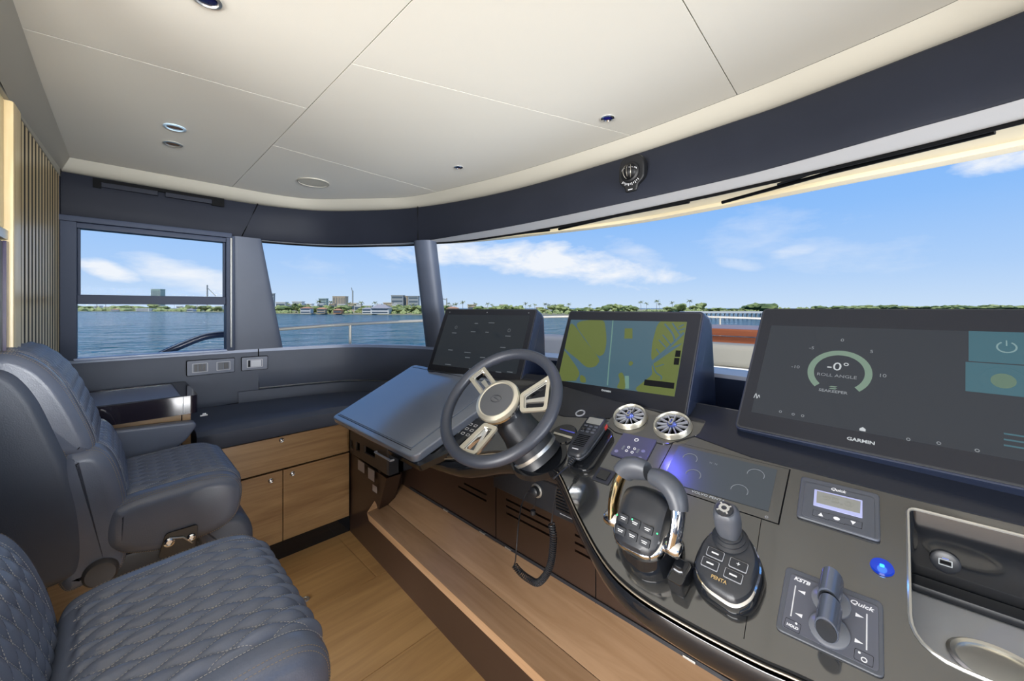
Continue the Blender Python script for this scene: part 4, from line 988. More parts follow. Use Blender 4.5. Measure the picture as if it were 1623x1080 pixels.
# ================================================================== MONITORS
def monitor(pos, w_, h, tilt, yaw, name, label, cheekdepth=.09):
    a = math.radians(tilt); r = math.radians(yaw)
    ux = V((math.sin(r), -math.cos(r), 0)); fw = V((math.cos(r), math.sin(r), 0)); uy = fw*math.sin(a)+V((0, 0, math.cos(a)))
    f = Fr(pos, ux, uy); t = thing(name, label, 'monitor', f.M)
    # housing: rounded slab, and pedestal body behind going down
    G().prism(rrect(w_+.012, h+.012, .014, 5, 0, h/2), -.05, -.004).build('housing', navy, t, bev=.004)
    G().prism(rrect(w_+.004, h+.004, .010, 5, 0, h/2), -.006, 0).build('bezel', satin, t, bev=.0015)
    G().prism(rrect(w_-.004, h-.004, .008, 5, 0, h/2), 0, .0008).build('front_glass', mat('screen_glass', (30, 32, 38), .12, spec=.22) if 'screen_glass' not in MATS else MATS['screen_glass'], t)
    # fairing
    hw = w_/2+.004
    top = [f.pt(-hw, h-.004, -.03), f.pt(hw, h-.004, -.03)]; bot = [f.pt(-hw, -.01, -.03), f.pt(hw, -.01, -.03)]
    bk_t = [p+fw*cheekdepth*.45+V((0, 0, -.012)) for p in top]; bk_b = [V((p.x, p.y, 0))+fw*cheekdepth*2.3+V((0, 0, bot[0].z-.12)) for p in bot]
    bot2 = [p+V((0, 0, -.05)) for p in bot]
    g = G(); g.add(top+bot2+bk_t+bk_b, [(0, 2, 3, 1), (0, 1, 5, 4), (4, 5, 7, 6), (0, 4, 6, 2), (1, 3, 7, 5), (2, 6, 7, 3)])
    g.build('fairing', navy, t, world=True, bev=.014, seg=4)
    return t, f
mL, fL = monitor((1.14, 1.395, 1.139), .555, .33, 24, 9.5, 'helm_monitor', 'dark reflecting monitor behind the steering wheel, leftmost of the three screens')
mM, fM = monitor((1.171, .698, 1.138), .53, .317, 21, -5, 'chart_monitor', 'monitor showing a blue and olive nautical chart, middle of the three screens')
mR, fR = monitor((1.109, -.012, 1.143), .62, .37, 35, -5, 'systems_monitor', 'large grey monitor with a roll angle gauge, rightmost of the three screens')
# left monitor: dim interface
def lc(f, x, y): c = f.cast(x, y, .001); return (c.x, c.y)
G().prism(rrect(.505, .27, .001, 1, 0, .167), .0008, .0012).build('screen', mat('dim_screen', (46, 51, 57), .08, emit=.2, spec=.25), mL)
dimE = mat('dim_print', (84, 90, 96), .5, emit=.24)
for px, py in ((723, 519), (807, 524)):
    c0 = lc(fL, px, py); G().prism(circ(.008, 20), .0012, .0016, holes=[circ(.006, 20)]).build('icon_ring', dimE, mL, M=Matrix.Translation((*c0, 0)))
for px, py, w_ in ((755, 513, .02), (779, 512, .035), (720, 528, .03), (750, 526, .03), (772, 527, .02), (805, 533, .03), (714, 555, .03), (741, 559, .04), (741, 567, .03), (765, 567, .03), (797, 551, .03), (710, 578, .04), (747, 585, .03), (790, 590, .03), (808, 590, .03)):
    c0 = lc(fL, px, py); G().box(-w_/2, w_/2, -.002, .002, .0012, .0015).build('readout', dimE, mL, M=Matrix.Translation((*c0, 0)))
for px in (713, 772, 838): G().prism(circ(.002, 10), .0009, .0014).build('screw', silver, mL, M=Matrix.Translation((*lc(fL, px, 495+(px-713)*.01), 0)))
# middle monitor: chart
SW, SH = .47, .245; sy0 = .048
cs = [lc(fM, *q) for q in ((905, 507), (1089, 510.5), (1069, 629), (884, 603))]
G().prism(cs, .0008, .0012).build('screen', mat('chart_water', (72, 100, 114), .12, emit=.22), mM, label='blue grey chart water')
land = mat('chart_land', (98, 110, 60), .2, emit=.22); land2 = mat('chart_line', (104, 140, 132), .3, emit=.22); cut_m = MATS['chart_water']
def mp_(pts): return [lc(fM, 860+x/4.909, 480+y/4.909) for x, y in pts]
def clipped(pts):
    """keep inside the screen quad"""
    P = [V(p) for p in pts]
    for i in range(4):
        a = V(cs[i]); b = V(cs[(i+1) % 4]); d = (b-a).normalized(); n = V((d.y, -d.x)); Q = []
        for k in range(len(P)):
            p, q = P[k], P[(k+1) % len(P)]; sp = (p-a).dot(n); sq = (q-a).dot(n)
            if sp >= 0: Q.append(p)
            if sp*sq < 0: Q.append(p.lerp(q, sp/(sp-sq)))
        P = Q
        if not P: break
    return [(p.x, p.y) for p in P]
def patch(pts, z=.0012, m=land, name='land_patch', sm=True):
    P = mp_(pts)
    if sm: P = [(p.x, p.y) for p in smooth_path([(a, b, 0) for a, b in P], 4, True)]
    P = clipped(P)
    if len(P) >= 3:
        g = G(); n = len(P); tr = tessellate_polygon([[V((a, b, 0)) for a, b in P]])
        g.add([V((a, b, z)) for a, b in P], [tuple(t_) for t_ in tr]); g.build(name, m, mM, smooth=False)
patch([(285, 150), (380, 135), (470, 140), (490, 200), (497, 300), (480, 390), (440, 415), (400, 380), (330, 280), (270, 190)], .0014)
patch([(215, 170), (250, 180), (330, 290), (435, 430), (430, 475), (400, 500), (340, 500), (270, 440), (170, 350), (180, 260)], .0014)
patch([(120, 440), (160, 370), (230, 450), (285, 540), (270, 590), (240, 610), (100, 590)], .0014)
patch([(295, 565), (330, 580), (335, 620), (295, 615)], .0014); patch([(640, 200), (700, 200), (700, 280), (635, 280)], .0014, sm=False)
patch([(590, 560), (620, 545), (640, 600), (640, 672), (580, 660), (600, 610)], .0014); patch([(640, 570), (672, 570), (672, 670), (640, 668)], .0014, land2, 'marina_patch', False)
patch([(672, 465), (690, 455), (705, 470), (690, 490), (672, 485)], .0014)
patch([(900, 165), (960, 140), (1180, 150), (1150, 280), (1000, 350), (860, 450), (850, 350), (870, 250)], .0014)
patch([(850, 490), (900, 450), (1060, 340), (1150, 290), (1100, 760), (740, 690), (780, 620), (850, 560)], .0014)
def line(pts, w_, m=None, z=.0016, name='chart_channel'):
    P = mp_(pts); P = smooth_path([(a, b, z) for a, b in P], 3); g = G(); rows = [[], []]
    for i, p in enumerate(P):
        d = (P[min(i+1, len(P)-1)]-P[max(i-1, 0)]).normalized(); nn = V((-d.y, d.x, 0))*w_/2; rows[0].append(p+nn); rows[1].append(p-nn)
    g.grid(rows).build(name, m or cut_m, mM, smooth=False)
line([(548, 138), (535, 300), (520, 450), (505, 645)], .0045, land2, name='bridge_line')
line([(855, 460), (980, 350), (1100, 235)], .008); line([(885, 360), (915, 400)], .004); line([(905, 290), (960, 350)], .004); line([(935, 250), (1000, 330)], .004)
line([(950, 165), (1010, 240), (1030, 300)], .006); line([(1010, 160), (1070, 250)], .005); line([(1060, 190), (1100, 170)], .004); line([(1050, 220), (1110, 200)], .004)
line([(855, 470), (880, 540), (925, 575), (920, 600)], .004); line([(880, 500), (945, 480)], .003)
for pts in ([(1037, 372), (1076, 374), (1070, 424), (1030, 422)], [(1026, 430), (1067, 432), (1060, 485), (1020, 483)], [(795, 598), (1027, 625), (1022, 672), (788, 643)]): patch(pts, .0018, dark, 'map_button', False)
c0 = lc(fM, 960.5, 620); text('GARMIN', .0085, whiteE, mM, c0[0], c0[1], .001, bold=.0002, sx=1.2)
# right monitor
def rp(x, y): return lc(fR, 1160+x/3.272, 470+y/3.272)
q4 = [rp(*q) for q in ((205, 150), (1860, 190), (1990, 960), (100, 600))]
q4 = [q4[0], (.285, q4[0][1]), (.285, q4[3][1]), q4[3]]
G().prism(q4, .0008, .0012).build('screen', mat('grey_screen', (58, 63, 71), .08, emit=.2, spec=.25), mR)
c0 = V(rp(553, 395)); rr = abs(rp(720, 400)[0]-rp(384, 385)[0])/2
gm = mat('gauge_green', (124, 150, 134), .4, emit=.3)
arc(c0.x, c0.y, rr, -47, 227, .013, 48, .0012, .0005).build('gauge_arc', gm, mR, label='pale green gauge arc')
for s_, x, y, sz in (('-0°', 550, 367, .031), ('ROLL ANGLE', 541, 413, .0112), ('-5', 414, 268, .012), ('0', 573, 228, .012), ('5', 725, 287, .012), ('-10', 330, 366, .012), ('10', 781, 412, .012), ('SEAKEEPER', 523, 494, .0095)):
    a = rp(x, y); text(s_, sz, greyE if sz < .0125 else whiteE, mR, a[0], a[1], .0013, bold=.0002 if 'SEA' in s_ else 0, sx=1.15)
a = rp(525, 474); G().prism([(-.008, .001), (.004, .001), (.008, .004), (-.004, .004)], .0012, .0016).prism([(-.008, -.004), (.004, -.004), (.008, -.001), (-.004, -.001)], .0012, .0016).build('logo_mark', gm, mR, M=Matrix.Translation((*a, 0)))
a = rp(668, 750); text('GARMIN', .0100, whiteE, mR, a[0], a[1], .001, bold=.0003, sx=1.2)
teal = mat('teal_tile', (56, 98, 112), .2, emit=.22)
for (x0, y0, x1, y1) in ((1228, 180, 1217, 335), (1212, 340, 1198, 490)):
    a = rp(x0, y0); b = rp(x1, y1); G().prism([(a[0], b[1]), (.285, b[1]), (.285, a[1]), (a[0], a[1])], .0012, .0016).build('tile', teal, mR)
lt = mat('tile_print', (128, 160, 164), .4, emit=.3)
a = rp(1425, 265); arc(a[0], a[1], .0135, 120, 420, .0025, 24, .0016, .0004).build('power_symbol', lt, mR); G().box(-.001, .001, 0, .013, .0016, .002).build('power_bar', lt, mR, M=Matrix.Translation((a[0], a[1]+.003, 0)))
a = rp(1408, 440); G().prism(circ(.016, 28), .0016, .002).build('boat_symbol', mat('tile_symbol', (104, 134, 116), .4, emit=.25), mR, M=Matrix.Translation((*a, 0)))
arc(a[0], a[1], .032, -30, 210, .002, 24, .0016, .0003).build('symbol_ring', teal, mR)
for k in range(3):
    a = rp(1410, 712+k*30); G().box(0, .06, -.0015, .0015, .0012, .0016).build('menu_bar', teal, mR, M=Matrix.Translation((*a, 0)))
a = rp(132, 518); P = [(-.007, -.006, 0), (-.004, .007, 0), (0, -.006, 0), (.003, .004, 0), (.006, -.003, 0)]
G().tube([V(p)+V((0, 0, .0014)) for p in smooth_path(P, 5)], .0008, 6).build('wave_symbol', whiteE, mR, M=Matrix.Translation((*a, 0)))
a = rp(678, 690); G().prism([(-.005, -.004), (.005, -.004), (.005, .001), (0, .005), (-.005, .001)], .0012, .0016).build('home_symbol', whiteE, mR, M=Matrix.Translation((*a, 0)))
for x, y in ((252, 598), (318, 612), (367, 620), (915, 742), (1073, 762), (1272, 800)):
    a = rp(x, y); G().prism(circ(.0032, 12), .0009, .0014, holes=[circ(.002, 12)]).build('status_symbol', greyE, mR, M=Matrix.Translation((*a, 0)))

# ================================================================== STEERING WHEEL
wa, wy = math.radians(44), math.radians(8)
N = V((-math.cos(wa)*math.cos(wy), -math.cos(wa)*math.sin(wy), math.sin(wa)))
ux = V((math.sin(wy), -math.cos(wy), 0)); WF = Fr((.805, .845, 1.167), ux, N.cross(ux))
wh = thing('steering_wheel', 'three spoke leather steering wheel with pale metal hub ring', 'steering wheel', WF.M)
R0 = .183
ring = [(R0*math.cos(2*PI*k/96), R0*math.sin(2*PI*k/96), 0) for k in range(96)]
G().tube(ring, .0175, 18, closed=True, sx=1.0, sy=1.0).build('rim', rimL, wh)
def wl(x, y): c = WF.cast(690+x/5.4, 550+y/5.4, .008); return V((c.x, c.y))
def frame_poly(outer, wd):
    P = [V(p) for p in outer]; cx_ = sum((p for p in P), V((0, 0)))/len(P); inner_ = []
    n = len(P)
    ar = sum(P[i].x*P[(i+1) % n].y-P[(i+1) % n].x*P[i].y for i in range(n)); sgn = 1 if ar > 0 else -1
    for i in range(n):
        a = (P[i]-P[i-1]).normalized(); b = (P[(i+1) % n]-P[i]).normalized(); na = V((-a.y, a.x))*sgn; nb = V((-b.y, b.x))*sgn
        m_ = (na+nb); m_ = m_/max(.3, m_.dot(na)); inner_.append(P[i]+m_*wd)
    return inner_
for nm_, cor in (('ul', ((278, 262), (412, 158), (572, 338), (400, 462))), ('bo', ((168, 885), (330, 925), (535, 745), (390, 690))), ('ri', ((990, 226), (952, 540), (770, 580), (770, 385)))):
    P = [wl(*c) for c in cor]; P = P[:2]+[p*.80 for p in P[2:]]
    o = G().prism(rpoly(P, .010), -.001, .007, holes=[rpoly(frame_poly(P, .011), .006)]).build('spoke', champ, wh, bev=.0015)
    P2 = [p*1.0 for p in frame_poly(P, .0085)]
    G().prism(rpoly(P2, .008), -.016, -.002, holes=[rpoly(frame_poly(P2, .007), .005)]).build('spoke_inner', chrome, o, bev=.001)
    cm = sum(P, V((0, 0)))/4; d = cm.normalized(); cr = V((-d.y, d.x))
    G().prism([tuple(cm+d*a+cr*b) for a, b in ((-.035, -.005), (.03, -.008), (.03, .008), (-.035, .005))], -.018, -.008).build('spoke_insert', steel, o, bev=.002)
hc = WF.cast(690+562/5.4, 550+490/5.4, .02)
G().lathe([(.055, .018), (.059, .020), (.069, .016), (.071, .008), (.069, -.002)], 56).build('hub_ring', champ, wh)
G().lathe([(.0695, .004), (.070, -.006), (.064, -.012), (.060, -.035), (.054, -.045)], 48).build('hub_body', chrome, wh)
G().lathe([(.0565, .016), (.055, .0185), (.03, .0205), (0, .021)], 48).build('hub_pad', mat('hub_pad', (74, 76, 80), .5), wh)
sg = mat('emblem_grey', (52, 54, 60), .3)
pth = smooth_path([(.014, .008, 0), (.004, .011, 0), (-.008, .008, 0), (-.006, .002, 0), (.006, -.001, 0), (.010, -.006, 0), (0, -.011, 0), (-.013, -.008, 0)], 5)
G().tube([V((p.x, p.y, .0212)) for p in pth], .0008, 6).build('emblem', sg, wh); G().tube([(.019*math.cos(k*PI/16), .0125*math.sin(k*PI/16), .0212) for k in range(32)], .0006, 6, closed=True).build('emblem_oval', sg, wh)
for an in (15, 135, 255):
    M = Matrix.Rotation(math.radians(an-60), 4, 'Z'); G().box(R0-.017, R0+.017, -.0008, .0008, -.0168, .0168, M=M)
# column
G().lathe([(.050, -.036), (.056, -.050), (.058, -.075), (.052, -.080)], 40).build('column_collar', satin, wh)
colt = thing('steering_column', 'black tapered steering column boot below the wheel', 'steering column', WF.M)
c0_ = WF.pt(0, 0, -.055); c1_ = V((.905, .77, dz(.905)-.01))
bp_ = [c0_.lerp(c1_, k/12) for k in range(13)]
G().tube(bp_, [.050+.002*math.sin(k)+.0022*k for k in range(13)], 40).build('boot', satin, colt, world=True)
G().tube([c0_.lerp(c1_, .80), c0_.lerp(c1_, .86)], .0755, 40).build('boot_ring', MATS['brushed_steel'], colt, world=True, label='thin metal ring')
G().tube([c1_+V((0, 0, -.004)), c1_+V((-.008, 0, .014))], .088, 40).build('base_flange', black, colt, world=True)

# ================================================================== HELM SEATS
def closed_profile(pts, n=160):
    P = smooth_path([(x, 0, z) for x, z in pts], 10, True)
    L_ = [0]; 
    for i in range(len(P)): L_.append(L_[-1]+(P[(i+1) % len(P)]-P[i]).length)
    out = []; j = 0
    for k in range(n):
        t = L_[-1]*k/n
        while L_[j+1] < t: j += 1
        u = (t-L_[j])/(L_[j+1]-L_[j]); out.append(P[j].lerp(P[(j+1) % len(P)], u))
    return out, L_[-1]
def pad3(name, pts, hw, parent, m=None, quilt=None, r=.04, n=170, ny=None, mside=None, rows_st=True, py=.046, ps=.095, A=.008, seam=True, bolster=0.0, sidestitch=True):
    """upholstered solid: XZ profile swept over width 2*hw; quilt=(s0,s1,half width) by arc length from point 0"""
    P, LL = closed_profile(pts, n)
    Nn = []
    cx_ = sum((p for p in P), V((0, 0, 0)))/len(P)
    ar = sum(P[i].x*P[(i+1) % n].z-P[(i+1) % n].x*P[i].z for i in range(n))
    for i in range(n):
        d = (P[(i+1) % n]-P[i-1]).normalized(); q = V((d.z, 0, -d.x)); Nn.append(q if ar > 0 else -q)
    def prof(s):
        k = (s/LL*n) % n; i = int(k); u = k-i; return P[i].lerp(P[(i+1) % n], u), (Nn[i].lerp(Nn[(i+1) % n], u)).normalized()
    def disp(s, y):
        if not quilt: return 0
        s0, s1, qw = quilt; ay = abs(y)
        d = bolster*max(0, min(1, (ay-qw)/.03)) if bolster else 0
        g_ = -.006*math.exp(-((ay-qw)/.004)**2) if s0-.02 < s < s1+.02 else 0
        if ay < qw and s0 < s < s1:
            a, b = y/py, (s-s0)/ps
            p1 = abs(math.sin(PI*(a+b))); p2 = abs(math.sin(PI*(a-b)))
            ed_ = min(1, (qw-ay)/.014, (s-s0)/.014, (s1-s)/.014)
            return A*((p1*p2)**.52)*ed_+g_
        return g_+d
    def S(s, y, lift=0):
        p, nn = prof(s); ay = abs(y); ins = 0
        if ay > hw-r: q = min(1, (ay-(hw-r))/r); ins = r*(1-math.sqrt(max(0, 1-q*q)))
        return V((p.x, y, p.z))+nn*(disp(s, y)-ins+lift)
    ys = []
    for k in range(9): ys.append(-hw+r-r*math.cos(k/8*PI/2)*1.0 if False else -hw+r*(1-math.sin(PI/2*k/8)) if False else -(hw-r)-r*math.cos(PI/2*k/8))
    mid = ny or (int(2*(hw-r)/.0038) if quilt else 10)
    for k in range(1, mid): ys.append(-(hw-r)+2*(hw-r)*k/mid)
    for k in range(9): ys.append((hw-r)+r*math.sin(PI/2*k/8))
    g = G(); rows = [[S(LL*i/n, y) for i in range(n)] for y in ys]
    g.grid(rows, True)
    nr = len(rows)
    g.f.append(tuple(range(n-1, -1, -1))); g.f.append(tuple((nr-1)*n+k for k in range(n)))
    o = g.build(name, m or seatL, parent, ang=60)
    # stitches
    st = G()
    def dash(p, q, up, w_=.0007):
        d = (q-p); l = d.length
        if l < 1e-6: return
        d /= l; c = d.cross(up).normalized()*w_; u_ = up*w_
        st.add([p-c, p+c, p+u_, q-c, q+c, q+u_], [(0, 1, 4, 3), (1, 2, 5, 4), (2, 0, 3, 5)])
    if quilt and rows_st:
        s0, s1, qw = quilt; ds = .006
        lines = []
        m0 = int((s1-s0)/ps+qw/py)+2
        for sg_ in (1, -1):
            for k in range(-m0, m0+1):
                seg = []
                s = s0
                while s < s1:
                    y = sg_*((k)-(s-s0)/ps)*py
                    if abs(y) < qw: seg.append((s, y))
                    s += ds*ps/math.hypot(ps, py)
                lines.append(seg)
        for seg in lines:
            for i in range(0, len(seg)-1):
                a, b = seg[i], seg[i+1]
                if abs(b[0]-a[0]) > .02: continue
                bb = (a[0]+(b[0]-a[0])*.6, a[1]+(b[1]-a[1])*.6)
                up_ = prof(a[0])[1]; dash(S(*a, .003), S(*bb, .003), up_)
    if quilt:
        s0, s1, qw = quilt
        for sg_ in (1, -1):
            s = s0
            while s < s1:
                dash(S(s, sg_*(qw+.008), .0012), S(s+.004, sg_*(qw+.008), .0012), prof(s)[1]); s += .006
    if st.v: st.build('stitching', stitch, o, kind='stuff', smooth=False, flip=False)
    if sidestitch:
        st = G()
        for sg_ in (1, -1):
            for dy in (.016, .024):
                s = 0
                while s < LL:
                    y = sg_*(hw-dy); dash(S(s, y, .0006), S(s+.004, y, .0006), V((0, sg_, 0))); s += .0065
        st.build('side_stitching', stitchB, o, kind='stuff', smooth=False, flip=False)
    return o
def make_seat(label, armrest=True):
    t = thing('helm_chair', label, 'chair', Matrix.Translation((0, 0, 0)), 'quilted helm chairs')
    hw = .27
    shell = [(-.10, .60), (-.062, .64), (-.062, .78), (-.085, .93), (-.125, 1.08), (-.165, 1.2), (-.215, 1.272), (-.28, 1.275), (-.33, 1.22), (-.31, 1.05), (-.25, .8), (-.20, .62)]
    pad3('back_shell', shell, hw, t, shellL, None, .035, 120, 12)
    head = [(-.10, .975), (-.052, .985), (-.045, 1.02), (-.075, 1.12), (-.115, 1.22), (-.165, 1.29), (-.225, 1.322), (-.29, 1.30), (-.30, 1.24), (-.22, 1.05)]
    pad3('headrest', head, .255, t, seatL, (.03, .50, .185), .035, 170, py=.044, ps=.085)
    lum = [(-.06, .56), (.015, .575), (.035, .66), (.032, .80), (.010, .92), (-.02, .985), (-.065, 1.005), (-.12, .98), (-.15, .80), (-.12, .58)]
    pad3('lumbar_pad', lum, .265, t, seatL, (.07, .56, .18), .045, 170, py=.044, ps=.085)
    cu = [(-.02, .66), (-.02, .775), (.03, .808), (.14, .818), (.25, .822), (.315, .808), (.352, .765), (.355, .70), (.33, .635), (.26, .60), (.10, .60)]
    pad3('seat_cushion', cu, .275, t, seatL, (.155, .56, .205), .045, 260, py=.047, ps=.10, A=.0115)
    # flap under the front of the cushion, mechanism and pedestal
    fl_ = [(.22, .63), (.35, .63), (.395, .56), (.39, .46), (.36, .42), (.31, .45), (.24, .53)]
    pad3('front_flap', fl_, .24, t, shellL, None, .03, 70, 8, sidestitch=False)
    G().box(-.06, .24, -.2, .2, .53, .60).build('seat_base', satin, t, bev=.01)
    G().lathe([(.20, 0), (.20, .012), (.06, .04), (.05, .08), (.05, .53)], 36).build('pedestal', satin, t, M=Matrix.Translation((.08, 0, 0)))
    # hinge bracket on the starboard side
    b = G().prism(rpoly([(.105, .585), (.205, .57), (.215, .665), (.125, .665)], .012), -.283, -.274, fn=lambda a, b_, c: V((a, c, b_))).build('hinge_bracket', black, t, bev=.002)
    for x, z, r_ in ((.135, .633, .015), (.195, .625, .012)):
        G().lathe([(r_, 0), (r_, .005), (r_*.6, .008), (r_*.5, .004), (0, .004)], 24, Matrix.Translation((x, -.283, z)) @ Matrix.Rotation(PI/2, 4, 'X')).build('bolt', chrome, b)
    G().tube([(.135, -.286, .647), (.172, -.286, .636), (.198, -.286, .605)], .003, 8).build('link_arm', steel, b)
    for sy_ in (-1, 1):
        G().lathe([(.0, -.03), (.035, -.03), (.042, -.02), (.042, .02), (.035, .03), (0, .03)], 28, Matrix.Translation((-.03, sy_*.255, .60)) @ Matrix.Rotation(PI/2, 4, 'X')).build('hinge_cover', mat('hinge_grey', (70, 68, 70), .5) if 'hinge_grey' not in MATS else MATS['hinge_grey'], t)
    if armrest:
        arm = [(-.16, .81), (-.16, .92), (-.05, .927), (.20, .915), (.268, .909), (.278, .887), (.24, .83), (.20, .795), (.0, .78)]
        o = G(); Pp = rpoly(arm, .02, 4)
        o.prism(Pp, .285, .345, fn=lambda a, b_, c: V((a, c, b_))).build('armrest', seatL, t, bev=.012, seg=4)
    return t
far = make_seat('blue grey quilted leather helm chair in full view next to the side counter')
far.location = (.0, 2.09, .0)
near = copy_tree(far); near['label'] = 'blue grey quilted leather helm chair in the foreground, cut off by the bottom left edge'
near.location = (-.06, 1.03, .02); near.rotation_euler = (0, 0, 0)
RB = Matrix.Translation((-.05, 0, .62)) @ Matrix.Translation((-.045, 0, 0)) @ Matrix.Rotation(math.radians(-5), 4, 'Y') @ Matrix.Translation((.05, 0, -.62))
for ch in list(near.children):
    if ch.name.split('.')[0] in ('back_shell', 'headrest', 'lumbar_pad'): ch.matrix_local = RB; ch.matrix_basis = RB
    if ch.name.startswith('armrest'): bpy.data.objects.remove(ch)

# ================================================================== CEILING FITTINGS
def dl(x, y, r, m_ring, m_lens, label, name='downlight', cat='ceiling light', lamp=None):
    q = onz(x, y, 2.181); t = thing(name, label, cat, Matrix.Translation(q) @ Matrix.Rotation(PI, 4, 'X'))
    G().lathe([(r, 0), (r*1.02, .003), (r*.8, .005), (r*.72, .001)], 36).build('ring', m_ring, t); G().lathe([(r*.74, .001), (r*.6, .0025), (0, .003)], 28).build('lens', m_lens, t)
amber = mat('amber_lens', (110, 84, 60), .2)
dl(277, 202, .036, mat('pale_blue_ring', (180, 206, 226), .3), amber, 'round recessed light with a pale blue ring, upper of the pair at left')
dl(274, 228, .034, steel, amber, 'round recessed light with a dark steel ring, lower of the pair at left')
dl(727, 265, .022, chrome, mat('dark_blue_lens', (24, 28, 70), .1), 'small dark lens light near the middle of the ceiling')
dl(963, 187, .025, chrome, mat('blue_lens', (30, 30, 120), .1), 'small blue lens light near the compass end of the ceiling')
dl(327, -2, .03, steel, MATS['dark_blue_lens'], 'recessed light cut by the top edge of the picture')
q = onz(497, 289, 2.181); t = thing('ceiling_speaker', 'round flush cream speaker grille in the port ceiling panel', 'speaker', Matrix.Translation(q) @ Matrix.Rotation(PI, 4, 'X'))
G().lathe([(.085, 0), (.085, .004), (.08, .006), (.078, .003)], 44).build('ring', covM, t); G().lathe([(.078, .003), (0, .004)], 40).build('grille', mat('grille', (190, 186, 172), .7, bump=(900, .5)), t)
# ================================================================== COMPASS
ic = min(range(len(pHT)), key=lambda i_: abs(pHT[i_].y-.77)); nn = -nrm[ic]; qc = on(1006, 276, (pHT[ic]+pHB[ic])/2, nrm[ic]); qc = qc + nn*.022
CF = Fr(qc, V((0, 0, 1)).cross(nn)*1, (0, 0, 1))
cmb = mat('compass_case', (15, 16, 19), .45, spec=.3); t = thing('compass', 'black ball compass mounted on the navy band over the windshield', 'compass', CF.M)
outc = rpoly([(-.056, .03), (-.04, .07), (.04, .07), (.062, .03), (.06, -.035), (.03, -.06), (.028, -.082), (-.024, -.082), (-.028, -.06), (-.056, -.035)], .03, 5)
G().prism(outc, -.02, .012).build('housing', cmb, t, bev=.006, seg=3)
G().lathe([(.040, .012), (.042, .018), (.036, .022)], 36).build('bezel_ring', cmb, t)
ball = G().lathe([(.036*math.cos(k*PI/24), .012+.030*math.sin(k*PI/24)) for k in range(13)], 32).build('dome', mat('compass_black', (12, 12, 14), .45, spec=.2), t)
for x in (-.018, 0, .018): G().tube([(x*math.cos(k*PI/10-PI/2), .034*math.sin(k*PI/10-PI/2), .0125+.0305*math.cos(k*PI/10-PI/2)*(1-.1*abs(x)/.018)) for k in range(11)], .0005, 6).build('lubber_line', champ, ball)
g = G()
for k in range(-8, 9): a = k*.14; g.box(-.0009, .0009, .004, .010 if k % 2 else .013, .0395, .0405, M=Matrix.Rotation(a, 4, 'Y'))
g.build('card_ticks', whiteM, ball, kind='stuff')
g = G()
for k in range(11): a = math.radians(225+9*k); g.box(.045, .052 if k % 2 else .056, -.0008, .0008, .012, .013, M=Matrix.Rotation(a, 4, 'Z'))
g.build('scale_ticks', whiteM, t, kind='stuff')
G().box(-.010, .010, -.0735, -.0705, .0125, .013).build('brand_plate', whiteM, t)

# ================================================================== OUTSIDE THE GLASS
# roof visor
vi = [(1.45, 2.6), (1.60, 2.2), (1.72, 1.6), (1.77, .95), (1.77, .5), (1.72, .2), (1.62, -.05), (1.5, -.3), (1.3, -.8)]
vo = [(1.62, 2.75), (1.90, 2.35), (2.08, 1.69), (2.18, 1.12), (2.15, .6), (2.09, .2), (2.05, -.12), (2.0, -.4), (1.85, -1.0)]
A_ = resamp(zpath(vi, 1.935, 6), 50); B_ = resamp(zpath(vo, 1.95, 6), 50); nB = normals2d(B_, -1)
vis = thing('roof_visor', 'cream moulded roof overhang above the outside of the windshield', 'roof', Matrix.Translation((1.9, 1, 1.95)))
g = G(); rows = [[a+V((0, 0, 0)) for a in A_], [a.lerp(b, .5)+V((0, 0, .02)) for a, b in zip(A_, B_)], [b-n*.09+V((0, 0, .012)) for b, n in zip(B_, nB)], [b-n*.085+V((0, 0, -.004)) for b, n in zip(B_, nB)], [b-n*.045+V((0, 0, -.006)) for b, n in zip(B_, nB)], [b-n*.042+V((0, 0, -.0005)) for b, n in zip(B_, nB)], list(B_), [b+n*.01+V((0, 0, .03)) for b, n in zip(B_, nB)], [b-n*.1+V((0, 0, .14)) for b, n in zip(B_, nB)], [a-V((.3, 0, -.32)) for a in A_]]
g.grid(rows).build('overhang', cream, vis, world=True)
struct(G().prism([(-3, -2.1), (1.35, -2.0), (1.75, .6), (1.66, 2.0), (1.3, 2.98), (-3, 3.05)], 2.27, 2.33), 'roof', gel)
# wipers
def wiper(p0, p1, label, rev_=False):
    a = onz(p0[0], p0[1], 1.905); b = onz(p1[0], p1[1], 1.905)
    # keep near the glass
    t = thing('windshield_wiper', label, 'wiper', Matrix.Translation((a+b)/2), 'wipers parked under the visor')
    d = (b-a); L_ = d.length; d.normalize(); up_ = V((0, 0, 1))
    c = (a+b)/2
    G().tube([a, a.lerp(b, .5)+V((0, 0, .006)), b], .009, 8, sy=.8).build('blade', dark, t, world=True)
    P = [a.lerp(b, .30)+up_*.012, c+up_*.026, a.lerp(b, .70)+up_*.012]
    G().tube(P, .007, 8).build('yoke', satin, t, world=True)
    arm_end = b if not rev_ else a
    G().tube([c+up_*.024, c.lerp(arm_end, .45)+up_*.03, c.lerp(arm_end, .8)+up_*.028], .0065, 8).build('arm', satin, t, world=True)
    G().box(-.02, .02, -.012, .012, -.01, .018).build('hub', satin, t, bev=.004, M=Matrix.Translation((0, 0, .018)))
wiper((713, 384.5), (871, 365), 'black wiper under the left end of the visor beside the round pillar')
wiper((886, 363.5), (1092, 320), 'black wiper below the compass, middle of the three')
wiper((1145, 321), (1577, 209), 'long black wiper at the right part of the windshield')
